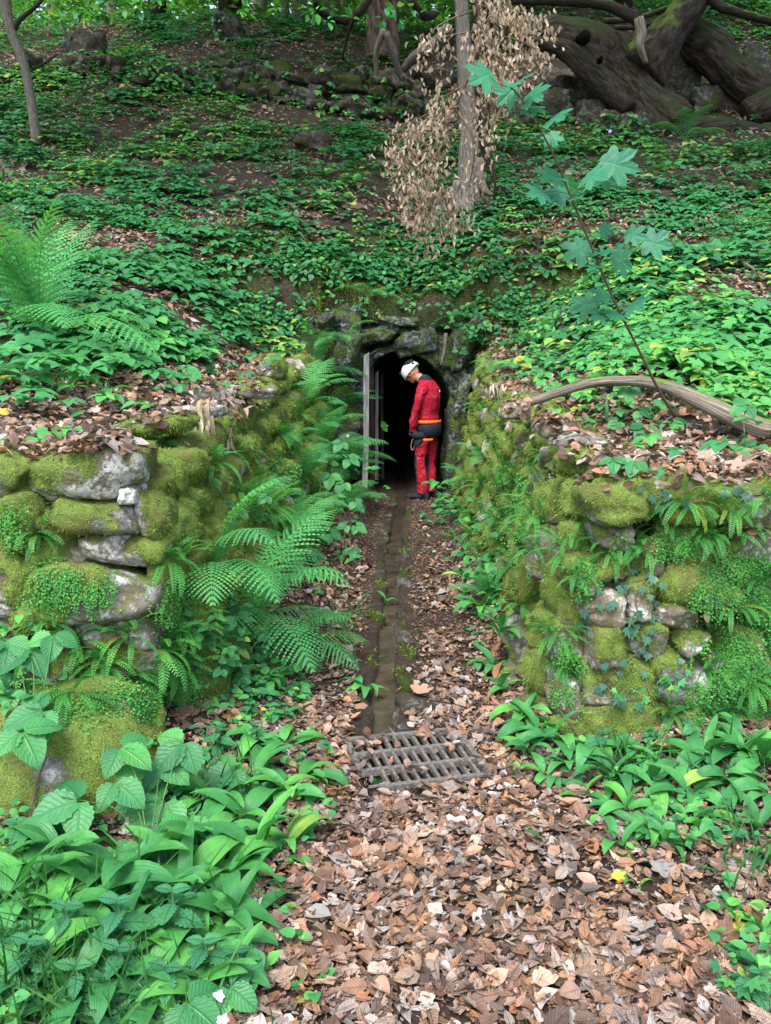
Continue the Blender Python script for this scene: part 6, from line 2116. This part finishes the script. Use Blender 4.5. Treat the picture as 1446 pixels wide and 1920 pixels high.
def jag(seed, n=9, curl=.2):
    rs = np.random.RandomState(seed)
    an = np.sort(rs.uniform(0, 2 * math.pi, n) * .3 + np.linspace(0, 2 * math.pi, n, endpoint=False))
    r = rs.uniform(.28, .56, n)
    V = np.c_[np.cos(an) * r * rs.uniform(.5, .95), .5 + np.sin(an) * r, rs.uniform(-.06, .10, n)]
    V = np.vstack([[0, .5, -.02], V])
    V[:, 2] += curl * ((V[:, 0]) ** 2 * 2 - (V[:, 1] - .5) ** 2)
    j = np.arange(n)
    return V, np.stack([np.zeros(n, int), j + 1, (j + 1) % n + 1], -1), None, np.c_[V[:, 0] * 2, V[:, 1]]


T_LIT = T_LIT[:2] + [leaf_tpl(6, .6, .5, .5, halfcols=1), leaf_tpl(6, .5, -.5, -.4, halfcols=1)] + [jag(k, 8 + k % 4, [.3, -.4, .6, .1, -.2, .8, .2][k]) for k in range(7)] + T_LIT[3:5]
TINY = [jag(k + 40, 5, .3) for k in range(3)]
a = Acc()
intrench = lambda p: (p[:, 0] > Lbase(p[:, 1]) - .1) & (p[:, 0] < Rbase(p[:, 1]) + .1)
chan_m = lambda p: (np.abs(p[:, 0] - chanX(p[:, 1])) > .12 + .02) | (p[:, 1] < 3.3)
grate_m = lambda p: ~((np.abs((p[:, 0] - .125) * .966 + .259 * (p[:, 1] - 3.13)) < .25) & (np.abs((p[:, 1] - 3.13) * .966 - .259 * (p[:, 0] - .125)) < .2))
litter(a, 36000, -1.7, 2.3, 1.1, 3.75, .048, 61, lambda p, nn: 1.0 * grate_m(p) * chan_m(p) * (.25 + .75 * sstep(-1.0, -.35, p[:, 0])) * (.75 + .4 * fbm(p * 3, 2)) * (p[:, 2] < .5), T_LIT, .6)
litter(a, 30000, -1.7, 2.3, 1.1, 3.75, .017, 161, lambda p, nn: 1.0 * grate_m(p) * chan_m(p) * (.25 + .75 * sstep(-1.0, -.35, p[:, 0])) * (p[:, 2] < .5), TINY, .7, .012)
litter(a, 40000, -1.0, 1.1, 3.3, 10.2, .017, 163, lambda p, nn: intrench(p) * chan_m(p) * (p[:, 2] < .4), TINY, .7, .008)
litter(a, 16000, 2.3, 5.0, 0, 3.6, .052, 62, lambda p, nn: .9 * (p[:, 2] < .5), T_LIT, .6)
litter(a, 14000, -4.5, -1.7, 0, 3.6, .052, 64, lambda p, nn: .8 * (p[:, 2] < .5), T_LIT, .6)
litter(a, 12000, -1.7, 2.3, -1.0, 1.1, .052, 70, lambda p, nn: .9 * (p[:, 2] < .5), T_LIT, .6)
litter(a, 17000, -1.0, 1.1, 3.3, 10.2, .045, 63, lambda p, nn: intrench(p) * chan_m(p) * np.clip(.75 - .13 * (p[:, 1] - 3.4) + .7 * fbm(p * 2.6 + 3, 3) - .55 * sstep(.30, .13, np.abs(p[:, 0] - chanX(p[:, 1]))) - .5 * sstep(6.5, 9, p[:, 1]), 0, 1) * (p[:, 2] < .4), T_LIT, .7)
o = obj('leaf_litter', a.mesh('leaf_litter'), M_LITTER, kind='stuff')
# litter on the grate
rs = np.random.RandomState(65)
m = 46
x = rs.uniform(-.15, .42, m); y = rs.uniform(2.93, 3.33, m)
a = Acc()
scatter(a, T_LIT[0], frames(nrm(rs.normal(size=(m, 3)) * [1, 1, .2]), nrm(rs.normal(size=(m, 3)) * .3 + [0, 0, 1])), np.c_[x, y, .026 + rs.rand(m) * .012], rs.uniform(.02, .055, m), rs.rand(m))
o = obj('grate_litter', a.mesh('grate_litter'), M_LITTER, kind='stuff')
a = Acc()
offwall = lambda p: (np.abs(p[:, 0] - .5 * (Ltop(p[:, 1]) + Rtop(p[:, 1]))) > .5 * (Rtop(p[:, 1]) - Ltop(p[:, 1])) - .05)
litter(a, 26000, -3.6, 3.8, 3.4, 7.5, .055, 66, lambda p, nn: offwall(p) * (nn[:, 2] > .5) * (.75 + .4 * fbm(p * 2, 2)), T_LIT, .8, .016)
litter(a, 26000, -5.5, 5.5, 7.2, 12, .065, 67, lambda p, nn: offwall(p) * (nn[:, 2] > .5) * (.5 + .5 * fbm(p * 1.2, 2)), T_LITFAR, .8, .02)
litter(a, 40000, -11, 11, 12, 24, .085, 68, lambda p, nn: (.45 + .6 * fbm(p * .8, 2)), T_LITFAR, .8, .03)
# litter heaped on the wall tops
rs = np.random.RandomState(69)
o = obj('leaf_litter', a.mesh('leaf_litter'), M_LITTER, kind='stuff')
a = Acc()
P0, D0 = [], []
for (cx, cy, rx, ry, n) in [(110, 825, 150, 28, 700), (470, 700, 60, 30, 260), (400, 750, 90, 26, 240), (960, 720, 80, 50, 500), (1050, 790, 60, 30, 180), (1180, 860, 160, 36, 600), (1370, 880, 120, 24, 350), (930, 640, 60, 50, 300), (300, 790, 60, 18, 60)]:
    for k in range(n):
        q, qn = hit(cx + rs.normal() * rx * .55, cy + rs.normal() * ry * .55)
        if qn[2] > .3:
            P0.append(q + qn * rs.uniform(.005, .03)); D0.append(qn)
P0, D0 = np.array(P0), np.array(D0); m = len(P0)
ti = rs.randint(0, 5, m)
for i in range(5):
    q = ti == i
    scatter(a, T_LIT[[0, 1, 2, 4, 6][i]], frames(rs.normal(size=(q.sum(), 3)) * [1, 1, .3], D0[q] + rs.normal(size=(q.sum(), 3)) * .45), P0[q], rs.uniform(.035, .075, q.sum()), rs.rand(q.sum()))
o = obj('leaf_litter', a.mesh('leaf_litter'), M_LITTER, kind='stuff')

# ------------------------------------------------------------------ moss strands on the stones
rs = np.random.RandomState(71)
PP, NN, SS = [], [], []
for (W, Q, vn, m) in MOSS_SRC:
    f = W[Q]
    ar = np.linalg.norm(np.cross(f[:, 2] - f[:, 0], f[:, 3] - f[:, 1]), axis=1) * .5
    c = f.mean(1)
    fn = nrm(vn[Q].mean(1))
    fm = m[Q].mean(1)
    dist = np.linalg.norm(c - CAM, axis=1)
    vis = np.sum(fn * (CAM - c), 1) / dist > -.15
    dens = 13000 * np.clip((fm - .40) * 4, 0, 1) * np.clip(.75 + 1.1 * fbm(c * 9, 2), .1, 1.3) * vis * np.clip((3.4 / dist) ** 1.5, .08, 1.2)
    cnt = rs.poisson(ar * dens)
    idx = np.repeat(np.arange(len(Q)), cnt)
    if len(idx) == 0:
        continue
    u = rs.rand(len(idx), 1); v = rs.rand(len(idx), 1)
    p = (f[idx, 0] * (1 - u) + f[idx, 1] * u) * (1 - v) + (f[idx, 3] * (1 - u) + f[idx, 2] * u) * v
    PP.append(p); NN.append(fn[idx]); SS.append(np.clip(dist[idx] / 3.3, 1, 2.2))
# the bank over the adit, and the trench walls' shaggy carpet
fz = TV[TQ]; c = fz.mean(1)
sel = (np.abs(c[:, 0] - .3) < 2.6) & (c[:, 1] > 9.0) & (c[:, 1] < 11.6) & (c[:, 2] > .6)
f = fz[sel]
nf_ = np.cross(f[:, 2] - f[:, 0], f[:, 3] - f[:, 1]); ar = np.linalg.norm(nf_, axis=1) * .5
fn = nrm(nf_); fn[fn[:, 2] < 0] *= -1
idx = np.repeat(np.arange(len(f)), rs.poisson(ar * 6500 * np.clip(.6 + fbm(f.mean(1) * 2.2, 2), .05, 1.4)))
u = rs.rand(len(idx), 1); v = rs.rand(len(idx), 1)
BP = (f[idx, 0] * (1 - u) + f[idx, 1] * u) * (1 - v) + (f[idx, 3] * (1 - u) + f[idx, 2] * u) * v
BN = fn[idx]
PP, NN, SS = np.concatenate(PP + [BP]), np.concatenate(NN + [BN]), np.concatenate(SS + [np.full(len(BP), 2.6)])
m = len(PP)
print('moss strands', m)
clump = fbm(PP * 30, 2)
d = nrm(NN * (.75 + .4 * clump[:, None]) + rs.normal(size=(m, 3)) * .5 + np.array([0, 0, -.5]))
L = rs.uniform(.005, .020, m) * (1 + .5 * clump) * SS
side = nrm(np.cross(d, rs.normal(size=(m, 3)))) * (.0016 * SS)[:, None]
V = np.stack([PP - side - NN * .002, PP + side - NN * .002, PP + d * L[:, None] + np.array([0, 0, -.002])], 1).reshape(-1, 3)
tn = np.clip(.5 + .30 * rs.normal(size=m) + .4 * fbm(PP * 4, 2), 0.02, .98)
me = mesh('moss', V, np.arange(3 * m).reshape(-1, 3), None, {'tint': np.repeat(tn, 3)}, False)
me.materials.append(M_MOSSB)
obj('moss', me, None, kind='stuff')

# round-leaved maidenhair curtains on the right wall, tiny leaflets nobody could count
P0, D0 = [], []
for (cx, cy, rx, ry, n) in [(1390, 1240, 80, 100, 1000), (1340, 1330, 60, 60, 600), (1430, 1120, 50, 80, 450), (1330, 1100, 50, 50, 140), (1260, 1010, 60, 20, 250), (1390, 1060, 60, 30, 350), (1420, 1350, 50, 40, 450), (100, 1080, 45, 50, 260), (20, 980, 30, 40, 90), (180, 1100, 40, 30, 90), (330, 1140, 40, 60, 250), (260, 1300, 80, 40, 600), (160, 1330, 70, 30, 300), (60, 1310, 50, 40, 300), (340, 1260, 40, 50, 400), (1100, 1060, 30, 40, 200), (1060, 1250, 30, 60, 250), (950, 950, 70, 110, 500), (560, 900, 70, 110, 500)]:
    for k in range(n):
        q, qn = hit(cx + rs.normal() * rx * .5, cy + rs.normal() * ry * .5)
        P0.append(q + qn * rs.uniform(.004, .018)); D0.append(qn)
P0, D0 = np.array(P0), np.array(D0)
a = Acc()
sc = np.array([1.0] * 1)
for k in range(9):
    off = rs.normal(size=P0.shape) * .0018 + np.array([0, -.0015, -.0075]) * k
    m = len(P0)
    kk = rs.rand(m) < .85
    sz = (.007 + .005 * rs.rand(m)) * np.clip(P0[:, 1] / 3.4, 1, 1.8)
    scatter(a, leaf_tpl(2, .95, .1, .1), frames(rs.normal(size=(m, 3)) * [1, .4, .5] + [0, -.2, -.1], D0 + rs.normal(size=(m, 3)) * .4 + [0, 0, .4])[kk], (P0 + off)[kk], sz[kk], rs.rand(m)[kk])
o = obj('maidenhair_carpet', a.mesh('maidenhair_carpet'), M_SPLEEN, kind='stuff')

# grass and weeds at the lower left and right margins
P0 = []
for (cx, cy, rx, ry, n) in [(120, 1880, 200, 60, 380), (60, 1750, 80, 60, 130), (420, 1480, 50, 60, 100), (1170, 1450, 50, 30, 90), (1400, 1440, 80, 40, 40), (250, 1700, 200, 60, 120), (1390, 1640, 60, 60, 50), (1300, 1480, 120, 30, 20), (900, 1060, 30, 90, 120), (640, 1180, 20, 60, 40)]:
    for k in range(n):
        q, qn = hit(cx + rs.normal() * rx * .6, cy + rs.normal() * ry * .6)
        if q[2] < .6:
            P0.append(q)
P0 = np.array(P0); m = len(P0)
a = Acc()
scatter(a, leaf_tpl(7, .045, .3, .75), frames(nrm(rs.normal(size=(m, 3)) * [.5, .5, .1] + [0, -.1, .75]), nrm(rs.normal(size=(m, 3)) * [1, 1, .1])), P0, rs.uniform(.08, .2, m), rs.rand(m))
o = obj('grass', a.mesh('grass'), M_GRASS, kind='stuff')
# low weeds filling the left foreground
P0, D0 = [], []
for (cx, cy, rx, ry, n) in [(200, 1830, 230, 100, 320), (420, 1500, 110, 130, 160), (60, 1650, 80, 80, 130), (480, 1300, 70, 60, 110), (420, 1200, 60, 60, 90), (1300, 1560, 130, 50, 60), (1410, 1800, 60, 100, 30), (640, 900, 50, 90, 90), (560, 1000, 60, 80, 70), (900, 1100, 40, 90, 60), (850, 960, 40, 40, 40), (1200, 1440, 170, 40, 30), (30, 1250, 50, 80, 60)]:
    for k in range(n):
        q, qn = hit(cx + rs.normal() * rx * .6, cy + rs.normal() * ry * .6)
        P0.append(q + qn * rs.uniform(.01, .07)); D0.append(qn)
P0, D0 = np.array(P0), np.array(D0)
a = Acc()
for k in range(3):
    m = len(P0)
    scatter(a, T_HERBN, frames(rs.normal(size=(m, 3)) * [1, .8, .3], D0 * .4 + rs.normal(size=(m, 3)) * .3 + [0, -.3, 1]), P0 + rs.normal(size=P0.shape) * .01, rs.uniform(.02, .05, m) * np.clip(P0[:, 1] / 3, 1, 2), rs.rand(m))
o = obj('low_weeds', a.mesh('low_weeds'), M_HERB, kind='stuff')

# roots and rootlets hanging from the eroded bank
a = Acc()
for k in range(110):
    px, py = rv.uniform(440, 720), rv.uniform(510, 600)
    if k % 3 == 0:
        px, py = rv.uniform(900, 1060), rv.uniform(560, 680)
    q, qn = hit(px, py)
    L = rv.uniform(.1, .45)
    L *= .8; p1 = q + np.array([rv.uniform(-.03, .03), -.03, -L * .5]); p2 = q + np.array([rv.uniform(-.07, .07), -.03, -L])
    tube(a, [q, p1, p2], [.004 * rv.uniform(.3, 1.3), .0025, .001], 5, sub=3, caps=False)
obj('rootlets', a.mesh('rootlets'), M_STEMB, kind='stuff')
